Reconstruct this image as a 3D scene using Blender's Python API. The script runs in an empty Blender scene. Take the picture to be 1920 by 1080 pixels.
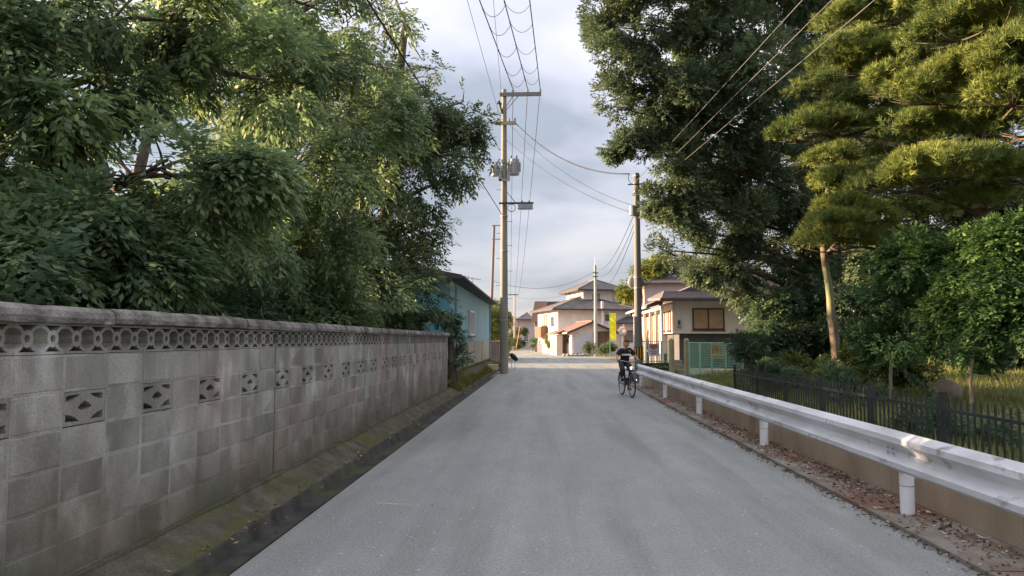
import bpy, math, random
import numpy as np
from mathutils import Vector, Matrix
R = math.radians
random.seed(7)
rng = np.random.default_rng(11)
sc = bpy.context.scene
col = sc.collection

# ------------------------------------------------------------------ camera
FPX = 1407.0                                   # focal length in photo pixels (1920 wide)
cam_d = bpy.data.cameras.new('camera')
cam = bpy.data.objects.new('camera', cam_d)
col.objects.link(cam)
cam_d.sensor_width = 36
cam_d.lens = 36 * FPX / 1920
cam_d.clip_start = 0.05
cam_d.clip_end = 3000
CAM = Vector((0, 0, 1.5))
cam.location = CAM
YAW, PITCH = math.atan(60 / FPX), math.atan(97 / FPX)
cam.rotation_euler = (R(90) + PITCH, 0, YAW)
sc.camera = cam
CM = cam.rotation_euler.to_matrix()

def P(px, py, Y):
    "world point on the plane y = Y seen at photo pixel (px, py)"
    d = CM @ Vector(((px - 960) / FPX, (540 - py) / FPX, -1))
    return CAM + d * (Y / d.y)

# ------------------------------------------------------------------ light
SUN_EL, SUN_AHEAD = R(11.5), R(11)             # low sun on the left, a little ahead
to_sun = Vector((-math.cos(SUN_EL) * math.cos(SUN_AHEAD), math.cos(SUN_EL) * math.sin(SUN_AHEAD), math.sin(SUN_EL)))
sd = bpy.data.lights.new('sun', 'SUN')
sd.energy = 5.0
sd.angle = R(0.6)
sd.color = (1.0, 0.70, 0.43)
sun = bpy.data.objects.new('sun', sd)
col.objects.link(sun)
sun.rotation_euler = to_sun.to_track_quat('Z', 'Y').to_euler()

w = bpy.data.worlds.new('World')
sc.world = w
w.use_nodes = True
nt = w.node_tree
nt.nodes.clear()
N, L = nt.nodes.new, nt.links.new
def mth(op, a, b=None, clamp=False):
    n = N('ShaderNodeMath'); n.operation = op; n.use_clamp = clamp
    for i, v in enumerate((a, b)):
        if v is None: continue
        if isinstance(v, (int, float)): n.inputs[i].default_value = v
        else: L(v, n.inputs[i])
    return n.outputs[0]
out = N('ShaderNodeOutputWorld'); bg = N('ShaderNodeBackground')
sky = N('ShaderNodeTexSky'); sky.sky_type = 'NISHITA'; sky.sun_disc = False
sky.sun_elevation = SUN_EL
sky.sun_rotation = math.atan2(to_sun.x, to_sun.y) % (2 * math.pi)
sky.air_density = 1.0; sky.dust_density = 1.0
tc = N('ShaderNodeTexCoord'); sep = N('ShaderNodeSeparateXYZ'); L(tc.outputs['Generated'], sep.inputs[0])
zc = mth('MAXIMUM', sep.outputs[2], 0.0)
den = mth('ADD', zc, 0.22)
cmb = N('ShaderNodeCombineXYZ')
L(mth('DIVIDE', sep.outputs[0], den), cmb.inputs[0]); L(mth('DIVIDE', sep.outputs[1], den), cmb.inputs[1])
cmb.inputs[2].default_value = 3.3
n1 = N('ShaderNodeTexNoise'); n1.inputs['Scale'].default_value = 1.15; n1.inputs['Detail'].default_value = 6; n1.inputs['Roughness'].default_value = 0.5
n1.inputs['Distortion'].default_value = 0.25
L(cmb.outputs[0], n1.inputs['Vector'])
cr = N('ShaderNodeValToRGB'); L(n1.outputs['Fac'], cr.inputs[0])
e = cr.color_ramp.elements
e[0].position = 0.36; e[0].color = (0.46, 0.50, 0.60, 1)
e[1].position = 0.60; e[1].color = (0.98, 0.96, 1.03, 1)
m = cr.color_ramp.elements.new(0.47); m.color = (0.73, 0.74, 0.87, 1)
# an overcast deck is brighter overhead than at the horizon
grad = mth('ADD', mth('MULTIPLY', mth('POWER', zc, 1.0), 1.8), 0.80)
SKYK = 4.2
vm = N('ShaderNodeVectorMath'); vm.operation = 'SCALE'; L(cr.outputs[0], vm.inputs[0]); L(mth('MULTIPLY', grad, SKYK), vm.inputs['Scale'])
mx = N('ShaderNodeMix'); mx.data_type = 'RGBA'; mx.inputs[0].default_value = 0.80
L(sky.outputs[0], mx.inputs[6]); L(vm.outputs[0], mx.inputs[7])
L(mx.outputs[2], bg.inputs[0]); bg.inputs[1].default_value = 0.05
L(bg.outputs[0], out.inputs[0])

sc.view_settings.view_transform = 'Standard'
sc.view_settings.look = 'None'
sc.view_settings.gamma = 1
sc.view_settings.use_curve_mapping = False
sc.view_settings.exposure = 2.08
sc.cycles.max_bounces = 8
sc.cycles.diffuse_bounces = 4
sc.cycles.transparent_max_bounces = 8

# ------------------------------------------------------------------ materials
MATS = {}
def mat(name, c1, c2=None, scale=3.0, rough=0.85, bump=0.0, bscale=None, metal=0.0, stretch=(1, 1, 1), spec=0.3,
        rnd=0.0, detail=6, lo=0.35, hi=0.65, fine=0.0, third=None, emis=None, trans=0.0):
    if name in MATS: return MATS[name]
    m = bpy.data.materials.new(name); m.use_nodes = True
    t = m.node_tree; nd = t.nodes; lk = t.links
    b = nd['Principled BSDF']
    b.inputs['Roughness'].default_value = rough
    b.inputs['Metallic'].default_value = metal
    b.inputs['Specular IOR Level'].default_value = spec
    geo = nd.new('ShaderNodeNewGeometry')
    mp = nd.new('ShaderNodeMapping'); mp.inputs['Scale'].default_value = stretch
    if rnd:
        o9 = nd.new('ShaderNodeObjectInfo'); sc9 = nd.new('ShaderNodeVectorMath'); sc9.operation = 'MULTIPLY_ADD'
        lk.new(o9.outputs['Random'], sc9.inputs[0]); sc9.inputs[1].default_value = (7, 5, 3); lk.new(geo.outputs['Position'], sc9.inputs[2]); lk.new(sc9.outputs[0], mp.inputs[0])
    else: lk.new(geo.outputs['Position'], mp.inputs[0])
    no = nd.new('ShaderNodeTexNoise'); no.inputs['Scale'].default_value = scale; no.inputs['Detail'].default_value = detail
    lk.new(mp.outputs[0], no.inputs['Vector'])
    ra = nd.new('ShaderNodeValToRGB'); lk.new(no.outputs['Fac'], ra.inputs[0])
    c2 = c2 or tuple(x * 0.75 for x in c1)
    ra.color_ramp.elements[0].position = lo; ra.color_ramp.elements[0].color = (*c2, 1)
    ra.color_ramp.elements[1].position = hi; ra.color_ramp.elements[1].color = (*c1, 1)
    outc = ra.outputs[0]
    if third:                                   # (colour, scale, threshold lo, hi, stretch)
        c3, s3, l3, h3, st3 = third
        mp3 = nd.new('ShaderNodeMapping'); mp3.inputs['Scale'].default_value = st3; lk.new(geo.outputs['Position'], mp3.inputs[0])
        n3 = nd.new('ShaderNodeTexNoise'); n3.inputs['Scale'].default_value = s3; n3.inputs['Detail'].default_value = 5
        lk.new(mp3.outputs[0], n3.inputs['Vector'])
        mr = nd.new('ShaderNodeMapRange'); mr.inputs['From Min'].default_value = l3; mr.inputs['From Max'].default_value = h3
        lk.new(n3.outputs['Fac'], mr.inputs[0])
        mi = nd.new('ShaderNodeMix'); mi.data_type = 'RGBA'; lk.new(mr.outputs[0], mi.inputs[0]); lk.new(outc, mi.inputs[6]); mi.inputs[7].default_value = (*c3, 1)
        outc = mi.outputs[2]
    if fine:
        nf = nd.new('ShaderNodeTexNoise'); nf.inputs['Scale'].default_value = 90; nf.inputs['Detail'].default_value = 3
        lk.new(geo.outputs['Position'], nf.inputs['Vector'])
        hs = nd.new('ShaderNodeHueSaturation'); mr = nd.new('ShaderNodeMapRange')
        mr.inputs['From Min'].default_value = 0.3; mr.inputs['From Max'].default_value = 0.7
        mr.inputs['To Min'].default_value = 1 - fine; mr.inputs['To Max'].default_value = 1 + fine
        lk.new(nf.outputs['Fac'], mr.inputs[0]); lk.new(mr.outputs[0], hs.inputs['Value']); lk.new(outc, hs.inputs['Color']); outc = hs.outputs[0]
    if rnd:
        oi = nd.new('ShaderNodeObjectInfo'); hs = nd.new('ShaderNodeHueSaturation'); mr = nd.new('ShaderNodeMapRange')
        mr.inputs['To Min'].default_value = 1 - rnd; mr.inputs['To Max'].default_value = 1 + rnd
        lk.new(oi.outputs['Random'], mr.inputs[0]); lk.new(mr.outputs[0], hs.inputs['Value']); lk.new(outc, hs.inputs['Color']); outc = hs.outputs[0]
    lk.new(outc, b.inputs['Base Color'])
    if bump:
        nb = nd.new('ShaderNodeTexNoise'); nb.inputs['Scale'].default_value = bscale or scale * 6; nb.inputs['Detail'].default_value = 5
        lk.new(mp.outputs[0], nb.inputs['Vector'])
        bu = nd.new('ShaderNodeBump'); bu.inputs['Strength'].default_value = bump; bu.inputs['Distance'].default_value = 0.02
        lk.new(nb.outputs['Fac'], bu.inputs['Height']); lk.new(bu.outputs[0], b.inputs['Normal'])
    if trans: b.inputs['Transmission Weight'].default_value = trans
    if emis: b.inputs['Emission Color'].default_value = (*emis[0], 1); b.inputs['Emission Strength'].default_value = emis[1]
    MATS[name] = m
    return m

def leafmat(name, dark, light, tip, scale=0.9, trans=0.35, rough=0.55):
    m = bpy.data.materials.new(name); m.use_nodes = True
    t = m.node_tree; nd = t.nodes; lk = t.links
    b = nd['Principled BSDF']; o = nd['Material Output']
    b.inputs['Roughness'].default_value = rough; b.inputs['Specular IOR Level'].default_value = 0.35
    geo = nd.new('ShaderNodeNewGeometry')
    no = nd.new('ShaderNodeTexNoise'); no.inputs['Scale'].default_value = scale; no.inputs['Detail'].default_value = 4
    lk.new(geo.outputs['Position'], no.inputs['Vector'])
    ra = nd.new('ShaderNodeValToRGB'); ra.color_ramp.elements[0].position = 0.38; ra.color_ramp.elements[1].position = 0.62
    ra.color_ramp.elements[0].color = (*dark, 1); ra.color_ramp.elements[1].color = (*light, 1)
    lk.new(no.outputs['Fac'], ra.inputs[0])
    at = nd.new('ShaderNodeAttribute'); at.attribute_name = 'rnd'
    mr = nd.new('ShaderNodeMapRange'); mr.inputs['From Min'].default_value = 0.80; mr.inputs['From Max'].default_value = 1.0
    mr.inputs['To Max'].default_value = 0.9
    lk.new(at.outputs['Fac'], mr.inputs[0])
    mi = nd.new('ShaderNodeMix'); mi.data_type = 'RGBA'; lk.new(mr.outputs[0], mi.inputs[0]); lk.new(ra.outputs[0], mi.inputs[6]); mi.inputs[7].default_value = (*tip, 1)
    hs = nd.new('ShaderNodeHueSaturation'); m2 = nd.new('ShaderNodeMapRange'); m2.inputs['To Min'].default_value = 0.7; m2.inputs['To Max'].default_value = 1.3
    lk.new(at.outputs['Fac'], m2.inputs[0]); lk.new(m2.outputs[0], hs.inputs['Value']); lk.new(mi.outputs[2], hs.inputs['Color'])
    lk.new(hs.outputs[0], b.inputs['Base Color'])
    tr = nd.new('ShaderNodeBsdfTranslucent'); lk.new(hs.outputs[0], tr.inputs[0])
    ms = nd.new('ShaderNodeMixShader'); ms.inputs[0].default_value = trans
    lk.new(b.outputs[0], ms.inputs[1]); lk.new(tr.outputs[0], ms.inputs[2]); lk.new(ms.outputs[0], o.inputs[0])
    MATS[name] = m
    return m

# ------------------------------------------------------------------ mesh helpers
def origin(o):
    v = Vector((0, 0, 0))
    while o is not None:
        v += o.location; o = o.parent
    return v
def tag(o, label=None, cat=None, group=None, kind=None):
    if label: o['label'] = label
    if cat: o['category'] = cat
    if group: o['group'] = group
    if kind: o['kind'] = kind
    return o
def empty(name, loc, label, cat, group=None, rz=0):
    o = bpy.data.objects.new(name, None); o.empty_display_size = 0.2
    col.objects.link(o); o.location = loc; o.rotation_euler = (0, 0, rz)
    return tag(o, label, cat, group)
def link(name, mesh, m=None, parent=None, loc=None, label=None, kind=None):
    if m is not None and not mesh.materials: mesh.materials.append(m)
    o = bpy.data.objects.new(name, mesh); col.objects.link(o)
    if parent: o.parent = parent
    if loc is not None: o.location = loc
    if label: o['label'] = label
    if kind: o['kind'] = kind
    return o

class MB:
    def __init__(s): s.v = []; s.f = []
    def add(s, vs, fs):
        b = len(s.v); s.v += [tuple(x) for x in vs]; s.f += [tuple(b + i for i in f) for f in fs]; return s
    def box(s, c, d, rz=0, rot=None):
        hx, hy, hz = d[0] / 2, d[1] / 2, d[2] / 2
        M = rot if rot is not None else Matrix.Rotation(rz, 3, 'Z')
        c = Vector(c)
        vs = [c + M @ Vector((x * hx, y * hy, z * hz)) for z in (-1, 1) for y in (-1, 1) for x in (-1, 1)]
        return s.add(vs, [(0, 2, 3, 1), (4, 5, 7, 6), (0, 1, 5, 4), (2, 6, 7, 3), (0, 4, 6, 2), (1, 3, 7, 5)])
    def b2(s, x0, x1, y0, y1, z0, z1):
        return s.box(((x0 + x1) / 2, (y0 + y1) / 2, (z0 + z1) / 2), (abs(x1 - x0), abs(y1 - y0), abs(z1 - z0)))
    def bar(s, a, b, w, h=None):
        a, b = Vector(a), Vector(b); d = b - a; h = h or w
        q = d.to_track_quat('Y', 'Z').to_matrix()
        return s.box((a + b) / 2, (w, d.length, h), rot=q)
    def tube(s, pts, r, n=8, cap=True, closed=False):
        pts = [Vector(p) for p in pts]; k = len(pts)
        rr = list(r) if hasattr(r, '__len__') else [r] * k
        vs = []; prev = None
        for i, p in enumerate(pts):
            if closed: d = pts[(i + 1) % k] - pts[i - 1]
            else: d = pts[min(i + 1, k - 1)] - pts[max(i - 1, 0)]
            d.normalize()
            if prev is None:
                u = d.orthogonal().normalized()
            else:
                u = (prev - d * prev.dot(d)); u = u.normalized() if u.length > 1e-6 else d.orthogonal().normalized()
            prev = u; vv = d.cross(u)
            for j in range(n):
                a = 2 * math.pi * j / n
                vs.append(p + (u * math.cos(a) + vv * math.sin(a)) * rr[i])
        fs = []
        for i in range(k if closed else k - 1):
            i2 = (i + 1) % k
            for j in range(n):
                fs.append((i * n + j, i * n + (j + 1) % n, i2 * n + (j + 1) % n, i2 * n + j))
        if cap and not closed:
            fs.append(tuple(range(n))[::-1]); fs.append(tuple((k - 1) * n + j for j in range(n)))
        return s.add(vs, fs)
    def ell(s, c, r, n=10, m=7, rot=None):
        c = Vector(c); vs = []; fs = []
        r = r if hasattr(r, '__len__') else (r, r, r)
        for i in range(m + 1):
            t = math.pi * i / m
            for j in range(n):
                a = 2 * math.pi * j / n
                v = Vector((r[0] * math.sin(t) * math.cos(a), r[1] * math.sin(t) * math.sin(a), r[2] * math.cos(t)))
                if rot is not None: v = rot @ v
                vs.append(c + v)
        for i in range(m):
            for j in range(n):
                fs.append((i * n + j, (i + 1) * n + j, (i + 1) * n + (j + 1) % n, i * n + (j + 1) % n))
        return s.add(vs, fs)
    def prism(s, poly, a, b, axis='Y'):
        "poly of 2-D points, extruded from a to b along axis; 2-D = the other two axes in order"
        def mk(p, t):
            return {'Y': (p[0], t, p[1]), 'X': (t, p[0], p[1]), 'Z': (p[0], p[1], t)}[axis]
        n = len(poly)
        vs = [mk(p, a) for p in poly] + [mk(p, b) for p in poly]
        fs = [tuple(range(n)), tuple(range(2 * n - 1, n - 1, -1))] + [(i, i + n, (i + 1) % n + n, (i + 1) % n) for i in range(n)]
        return s.add(vs, fs)
    def quadstrip(s, rows, close=False):
        n = len(rows[0]); vs = [p for r in rows for p in r]
        fs = [(i * n + j, i * n + j + 1, (i + 1) * n + j + 1, (i + 1) * n + j) for i in range(len(rows) - 1) for j in range(n - 1)]
        return s.add(vs, fs)
    def build(s, name, m, parent=None, label=None, kind=None, smooth=False, local=False, fixn=True, bevel=0):
        me = bpy.data.meshes.new(name)
        o0 = Vector((0, 0, 0)) if (parent is None or local) else origin(parent)
        me.from_pydata([(v[0] - o0.x, v[1] - o0.y, v[2] - o0.z) for v in s.v], [], s.f)
        if fixn:
            import bmesh
            bm = bmesh.new(); bm.from_mesh(me); bmesh.ops.recalc_face_normals(bm, faces=bm.faces)
            if bevel: bmesh.ops.bevel(bm, geom=bm.edges, offset=bevel, segments=1, affect='EDGES')
            bm.to_mesh(me); bm.free()
        if smooth: me.polygons.foreach_set('use_smooth', [True] * len(me.polygons))
        return link(name, me, m, parent, label=label, kind=kind)

def fast_mesh(name, V, F, rnd=None, smooth=False):
    "V (n,3), F (m,k) numpy arrays"
    me = bpy.data.meshes.new(name)
    me.vertices.add(len(V)); me.vertices.foreach_set('co', V.astype(np.float32).ravel())
    k = F.shape[1]
    me.loops.add(F.size); me.loops.foreach_set('vertex_index', F.astype(np.int32).ravel())
    me.polygons.add(len(F)); me.polygons.foreach_set('loop_start', np.arange(0, F.size, k, dtype=np.int32))
    me.update(calc_edges=True)
    if rnd is not None:
        a = me.attributes.new('rnd', 'FLOAT', 'POINT'); a.data.foreach_set('value', rnd.astype(np.float32))
    return me

def unit(a): return a / np.maximum(np.linalg.norm(a, axis=-1, keepdims=True), 1e-9)

def leaves(pos, axis, up, length, width, fold=0.25, tri=False):
    "diamond leaves: pos base, axis unit, up approx normal"
    n = len(pos)
    side = unit(np.cross(axis, up)); nor = np.cross(side, axis)
    ln = length[:, None]; wd = width[:, None]
    tip = pos + axis * ln - nor * ln * 0.10
    mid = pos + axis * ln * 0.45
    if tri:
        V = np.stack([pos - side * wd * .5, pos + side * wd * .5, tip], 1).reshape(-1, 3)
        F = np.arange(3 * n).reshape(n, 3); return V, F, 3
    l_ = mid - side * wd * .5 - nor * wd * fold; r_ = mid + side * wd * .5 - nor * wd * fold
    V = np.stack([pos, l_, tip, r_], 1).reshape(-1, 3)
    F = np.arange(4 * n).reshape(n, 4)
    return V, F, 4

def foliage(clumps, dens, per=10, ll=0.16, lw=0.05, spray=0.35, droop=0.35, flat=0.72, inner=0.55, gap=0.30, seed=0, sq=.62):
    "clumps: (Vector centre, radius[, density factor[, flatness]]). returns V, F, rnd"
    g = np.random.default_rng(seed + 100)
    SP, SA = [], []
    for c in clumps:
        cen, r = c[0], c[1]; df = c[2] if len(c) > 2 else 1.0; fl = c[3] if len(c) > 3 else flat
        n = max(6, int(dens * df * r * r * 4))
        # sub-clumps break the ball up into boughs of their own
        nb = max(5, int(9 * r))
        bd = unit(g.normal(size=(nb, 3))); bd[:, 2] *= 0.9
        bc = np.array(cen) + bd * (r * g.uniform(0.45, 1.0, (nb, 1))) * np.array([1, 1, fl])
        br = r * g.uniform(0.28, 0.55, nb)
        k = g.choice(nb, n, p=(br ** 2) / (br ** 2).sum())
        d = unit(g.normal(size=(n, 3)))
        rad = br[k] * (inner + (1 - inner) * g.random(n) ** 0.5)
        off = d * rad[:, None] * np.array([1, 1, sq])
        p = bc[k] + off
        # holes from a cheap 3-D wave field
        f = np.sin(p[:, 0] * 3.1 + p[:, 1] * 1.3 + seed) * np.sin(p[:, 1] * 2.7 - p[:, 2] * 1.1) * np.sin(p[:, 2] * 3.7 + p[:, 0] * .9)
        keep = f + g.normal(0, .16, n) > -gap - .1
        p = p[keep]; d = d[keep]
        outw = unit(p - np.array(cen))
        ax = unit(outw * 0.8 + d * 0.5 + g.normal(0, .35, (len(p), 3)) + np.array([0, 0, -droop]))
        SP.append(p); SA.append(ax)
    SP = np.concatenate(SP); SA = np.concatenate(SA); n = len(SP)
    upv = np.tile(np.array([0, 0, 1.0]), (n, 1)) + g.normal(0, .25, (n, 3))
    side = unit(np.cross(SA, upv)); nor = unit(np.cross(side, SA))
    sr = g.random(n)
    pos, axs, ups, rn = [], [], [], []
    for i in range(per):
        t = (i + 0.5) / per
        s = 1 if i % 2 else -1
        jit = g.normal(0, .16, (n, 3))
        fan = 0.95 - 0.6 * t
        pos.append(SP + SA * (spray * t) + np.array([0, 0, -1]) * (droop * spray * t * t * .6) + g.normal(0, spray * .05, (n, 3)))
        axs.append(unit(SA * (0.45 + 0.5 * t) + side * s * fan + jit + np.array([0, 0, -droop * .45])))
        ups.append(nor + g.normal(0, .3, (n, 3)))
        rn.append(np.clip(sr * 0.75 + g.random(n) * .35 + t * 0.05 - .05, 0, 1))
    pos = np.concatenate(pos); axs = np.concatenate(axs); ups = np.concatenate(ups); rn = np.concatenate(rn)
    ok = ~((pos[:, 0] > -2.98) & (pos[:, 0] < -1.0) & (pos[:, 2] < 1.98) & (pos[:, 1] < 20.6))
    pos, axs, ups, rn = pos[ok], axs[ok], ups[ok], rn[ok]
    ln = ll * g.uniform(.6, 1.15, len(pos)); wd = lw * g.uniform(.7, 1.2, len(pos))
    V, F, k = leaves(pos, axs, ups, ln, wd)
    return V, F, np.repeat(rn, k)

def needles(pads, dens, per=14, ll=0.14, lw=0.014, seed=0):
    g = np.random.default_rng(seed + 500); SP, SA = [], []
    for (cen, rx, ry, rz) in pads:
        n = int(dens * rx * ry * 4)
        nb = max(6, int(14 * max(rx, ry)))
        u = g.uniform(0, 2 * np.pi, nb); q = np.sqrt(g.random(nb)) * .9
        bc = np.stack([np.cos(u) * q * rx, np.sin(u) * q * ry, (1 - q ** 2) * rz * .9 - rz * .3], 1) + np.array(cen)
        br = g.uniform(.22, .42, nb)
        k = g.integers(0, nb, n)
        d = unit(g.normal(size=(n, 3))); d[:, 2] = np.abs(d[:, 2]) * 0.9 - 0.25
        p = bc[k] + d * br[k][:, None] * g.uniform(.45, 1.25, (n, 1)) * np.array([1, 1, .8])
        f = np.sin(p[:, 0] * 4.3 + seed) * np.sin(p[:, 1] * 3.9) * np.sin(p[:, 2] * 5.1 + p[:, 0]); kp = f + g.normal(0, .2, n) > -.22; p = p[kp]; d = d[kp]; n = len(p)
        SP.append(p); SA.append(unit(d * .8 + np.array([0, 0, .55]) + g.normal(0, .25, (n, 3))))
    SP = np.concatenate(SP); SA = np.concatenate(SA); n = len(SP); sr = g.random(n)
    pos, axs, rn = [], [], []
    for i in range(per):
        pos.append(SP + SA * (0.07 * i / per)); axs.append(unit(SA * .75 + g.normal(0, .45, (n, 3)))); rn.append(np.clip(sr * .7 + g.random(n) * .35, 0, 1))
    pos = np.concatenate(pos); axs = np.concatenate(axs); rn = np.concatenate(rn)
    V, F, k = leaves(pos, axs, g.normal(size=pos.shape), ll * g.uniform(.7, 1.1, len(pos)), np.full(len(pos), lw), tri=True)
    return V, F, np.repeat(rn, k)

def mesh_obj(name, VFR, m, parent=None, label=None, kind=None):
    V, F, rn = VFR
    if parent is not None: V = V - np.array(origin(parent))
    return link(name, fast_mesh(name, V, F, rn), m, parent, label=label, kind=kind)

# ------------------------------------------------------------------ palette
ROAD_L, ROAD_R = -2.01, 2.80
m_road = mat('road_asphalt', (0.27, 0.28, 0.262), (0.232, 0.242, 0.226), scale=0.7, rough=0.7, bump=0.6, bscale=60, stretch=(1, .35, 1), spec=0.4, fine=0.30,
             third=((0.18, 0.177, 0.165), 1.3, 0.50, 0.72, (1.3, .10, 1)))
def speckle(m):
    t = m.node_tree; nd = t.nodes; lk = t.links; b = nd['Principled BSDF']
    src = b.inputs['Base Color'].links[0].from_socket
    geo = nd.new('ShaderNodeNewGeometry')
    vo = nd.new('ShaderNodeTexVoronoi'); vo.inputs['Scale'].default_value = 7; lk.new(geo.outputs['Position'], vo.inputs['Vector'])
    mr = nd.new('ShaderNodeMapRange'); mr.inputs['From Min'].default_value = 0.05; mr.inputs['From Max'].default_value = 0.085
    mr.inputs['To Min'].default_value = .75; mr.inputs['To Max'].default_value = 0
    lk.new(vo.outputs['Distance'], mr.inputs[0])
    mi = nd.new('ShaderNodeMix'); mi.data_type = 'RGBA'; lk.new(mr.outputs[0], mi.inputs[0]); lk.new(src, mi.inputs[6]); mi.inputs[7].default_value = (.6, .6, .58, 1)
    src = mi.outputs[2]
    for scl, amp, st in ((34, .18, (1, 1, 1)), (3.2, .07, (1, .5, 1)), (2.0, .09, (1.6, .03, 1))):
        mp = nd.new('ShaderNodeMapping'); mp.inputs['Scale'].default_value = st; lk.new(geo.outputs['Position'], mp.inputs[0])
        nf = nd.new('ShaderNodeTexNoise'); nf.inputs['Scale'].default_value = scl; nf.inputs['Detail'].default_value = 5; nf.inputs['Roughness'].default_value = .65; lk.new(mp.outputs[0], nf.inputs['Vector'])
        mr = nd.new('ShaderNodeMapRange'); mr.inputs['From Min'].default_value = .32; mr.inputs['From Max'].default_value = .68; mr.inputs['To Min'].default_value = 1 - amp; mr.inputs['To Max'].default_value = 1 + amp
        lk.new(nf.outputs['Fac'], mr.inputs[0]); hs = nd.new('ShaderNodeHueSaturation'); lk.new(mr.outputs[0], hs.inputs['Value']); lk.new(src, hs.inputs['Color']); src = hs.outputs[0]
    lk.new(src, b.inputs['Base Color'])
speckle(m_road)
m_soil = mat('verge_soil', (0.16, 0.13, 0.09), (0.075, 0.065, 0.05), scale=5, rough=.95, bump=.6, fine=.3, third=((0.075, 0.10, 0.03), 2.2, .5, .62, (1, 1, 1)))
m_grassland = mat('grassland_soil', (0.17, 0.16, 0.06), (0.08, 0.085, 0.035), scale=1.2, rough=.95, bump=.6, fine=.3)
m_gutter = mat('dark_concrete', (0.07, 0.066, 0.056), (0.028, 0.028, 0.024), scale=4, rough=.9, bump=.4, fine=.3, third=((0.07, 0.085, 0.03), 1.5, .52, .66, (1, 1, 1)))  # dark mottled concrete with mossy green patches
m_footing = mat('mossy_footing', (0.13, 0.115, 0.085), (0.065, 0.06, 0.042), scale=5, rough=.95, bump=.9, fine=.4, third=((0.085, 0.085, 0.03), 2.6, .44, .66, (1, .5, 3)))
m_litter_ground = mat('pavement_concrete_dirty', (0.27, 0.25, 0.21), (0.16, 0.13, 0.10), scale=2.0, rough=.9, bump=.4, fine=.3, third=((0.17, 0.10, 0.07), 1.6, .48, .6, (1, .5, 1)))
m_lowwall = mat('tan_concrete', (0.50, 0.395, 0.285), (0.36, 0.28, 0.20), scale=1.6, rough=.9, bump=.3, bscale=30, fine=.15, stretch=(1, 1, .5), third=((0.15, 0.12, 0.09), 2.5, .6, .75, (1, .8, .4)))
m_steel = mat('galvanised_white', (0.74, 0.74, 0.75), (0.50, 0.50, 0.50), scale=2.2, rough=.45, bump=.05, spec=.5, stretch=(1, .5, 3), third=((0.24, 0.20, 0.16), 6, .62, .74, (1, .6, 1)))
m_postw = mat('white_paint', (0.86, 0.86, 0.87), (0.76, 0.76, 0.77), scale=4, rough=.45, spec=.5, third=((0.35, 0.3, 0.25), 6, .66, .8, (1, 1, 1)))
m_blackfence = mat('black_iron', (0.03, 0.035, 0.035), (0.018, 0.02, 0.02), rough=.5, spec=.5)
m_pole = mat('pole_concrete', (0.33, 0.295, 0.25), (0.22, 0.20, 0.17), scale=2, rough=.9, stretch=(1, 1, .25), bump=.15, fine=.1)
m_pole2 = mat('pole_concrete_pale', (0.48, 0.44, 0.40), (0.38, 0.35, 0.31), scale=2, rough=.9, stretch=(1, 1, .25))
m_woodpole = mat('pole_timber', (0.24, 0.18, 0.15), (0.17, 0.13, 0.10), scale=3, rough=.9, stretch=(1, 1, .1))
m_metal = mat('zinc_metal', (0.38, 0.38, 0.38), (0.28, 0.28, 0.28), rough=.5, metal=.4)
m_dmetal = mat('dark_metal', (0.09, 0.09, 0.095), (0.05, 0.05, 0.055), rough=.5, metal=.3)
m_trans = mat('transformer_paint', (0.36, 0.37, 0.38), (0.27, 0.28, 0.29), rough=.5)
m_wire = mat('wire_black', (0.02, 0.02, 0.022), (0.014, 0.014, 0.016), rough=.6)
m_ceram = mat('ceramic', (0.30, 0.29, 0.28), (0.2, 0.2, 0.2), rough=.3)
m_yellow = mat('yellow_film', (0.75, 0.42, 0.03), (0.6, 0.33, 0.03), rough=.5)
m_black = mat('black_film', (0.03, 0.028, 0.026), rough=.6)
m_bark = mat('bark', (0.15, 0.115, 0.085), (0.06, 0.048, 0.04), scale=6, rough=.95, bump=.8, bscale=14, stretch=(1, 1, .3))
m_barkp = mat('bark_pale', (0.30, 0.24, 0.17), (0.15, 0.125, 0.09), scale=4, rough=.95, bump=.8, bscale=14, stretch=(1, 1, .3))
lf_chest = leafmat('leaf_chestnut', (0.10, 0.16, 0.075), (0.24, 0.33, 0.14), (0.38, 0.44, 0.18), scale=.8, trans=.45, rough=.42)
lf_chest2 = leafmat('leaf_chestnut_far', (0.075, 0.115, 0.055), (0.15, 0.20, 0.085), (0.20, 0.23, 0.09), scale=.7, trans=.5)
lf_oak = leafmat('leaf_oak', (0.09, 0.135, 0.08), (0.165, 0.225, 0.115), (0.23, 0.28, 0.16), scale=.5, trans=.42, rough=.4)
lf_pine = leafmat('pine_needle', (0.11, 0.165, 0.045), (0.23, 0.28, 0.065), (0.38, 0.37, 0.08), scale=.8, trans=.3, rough=.6)
lf_maple = leafmat('leaf_maple', (0.05, 0.11, 0.035), (0.10, 0.19, 0.055), (0.16, 0.24, 0.07), scale=.9, trans=.35)
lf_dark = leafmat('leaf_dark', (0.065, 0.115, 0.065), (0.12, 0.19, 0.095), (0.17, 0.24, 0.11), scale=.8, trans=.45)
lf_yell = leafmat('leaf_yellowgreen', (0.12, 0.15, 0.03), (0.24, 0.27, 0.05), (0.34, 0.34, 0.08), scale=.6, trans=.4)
m_blade = leafmat('grass_blade', (0.14, 0.18, 0.05), (0.30, 0.31, 0.10), (0.46, 0.42, 0.19), scale=.8, trans=.4)
m_litter = leafmat('fallen_leaf', (0.12, 0.065, 0.04), (0.24, 0.13, 0.08), (0.5, 0.42, 0.32), scale=3, trans=.1)

m_yard = mat('yard_gravel', (0.30, 0.27, 0.23), (0.2, 0.18, 0.15), scale=2, rough=.95, bump=.5, fine=.3, third=((0.12, 0.13, 0.05), .6, .52, .6, (1, 1, 1)))
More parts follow.
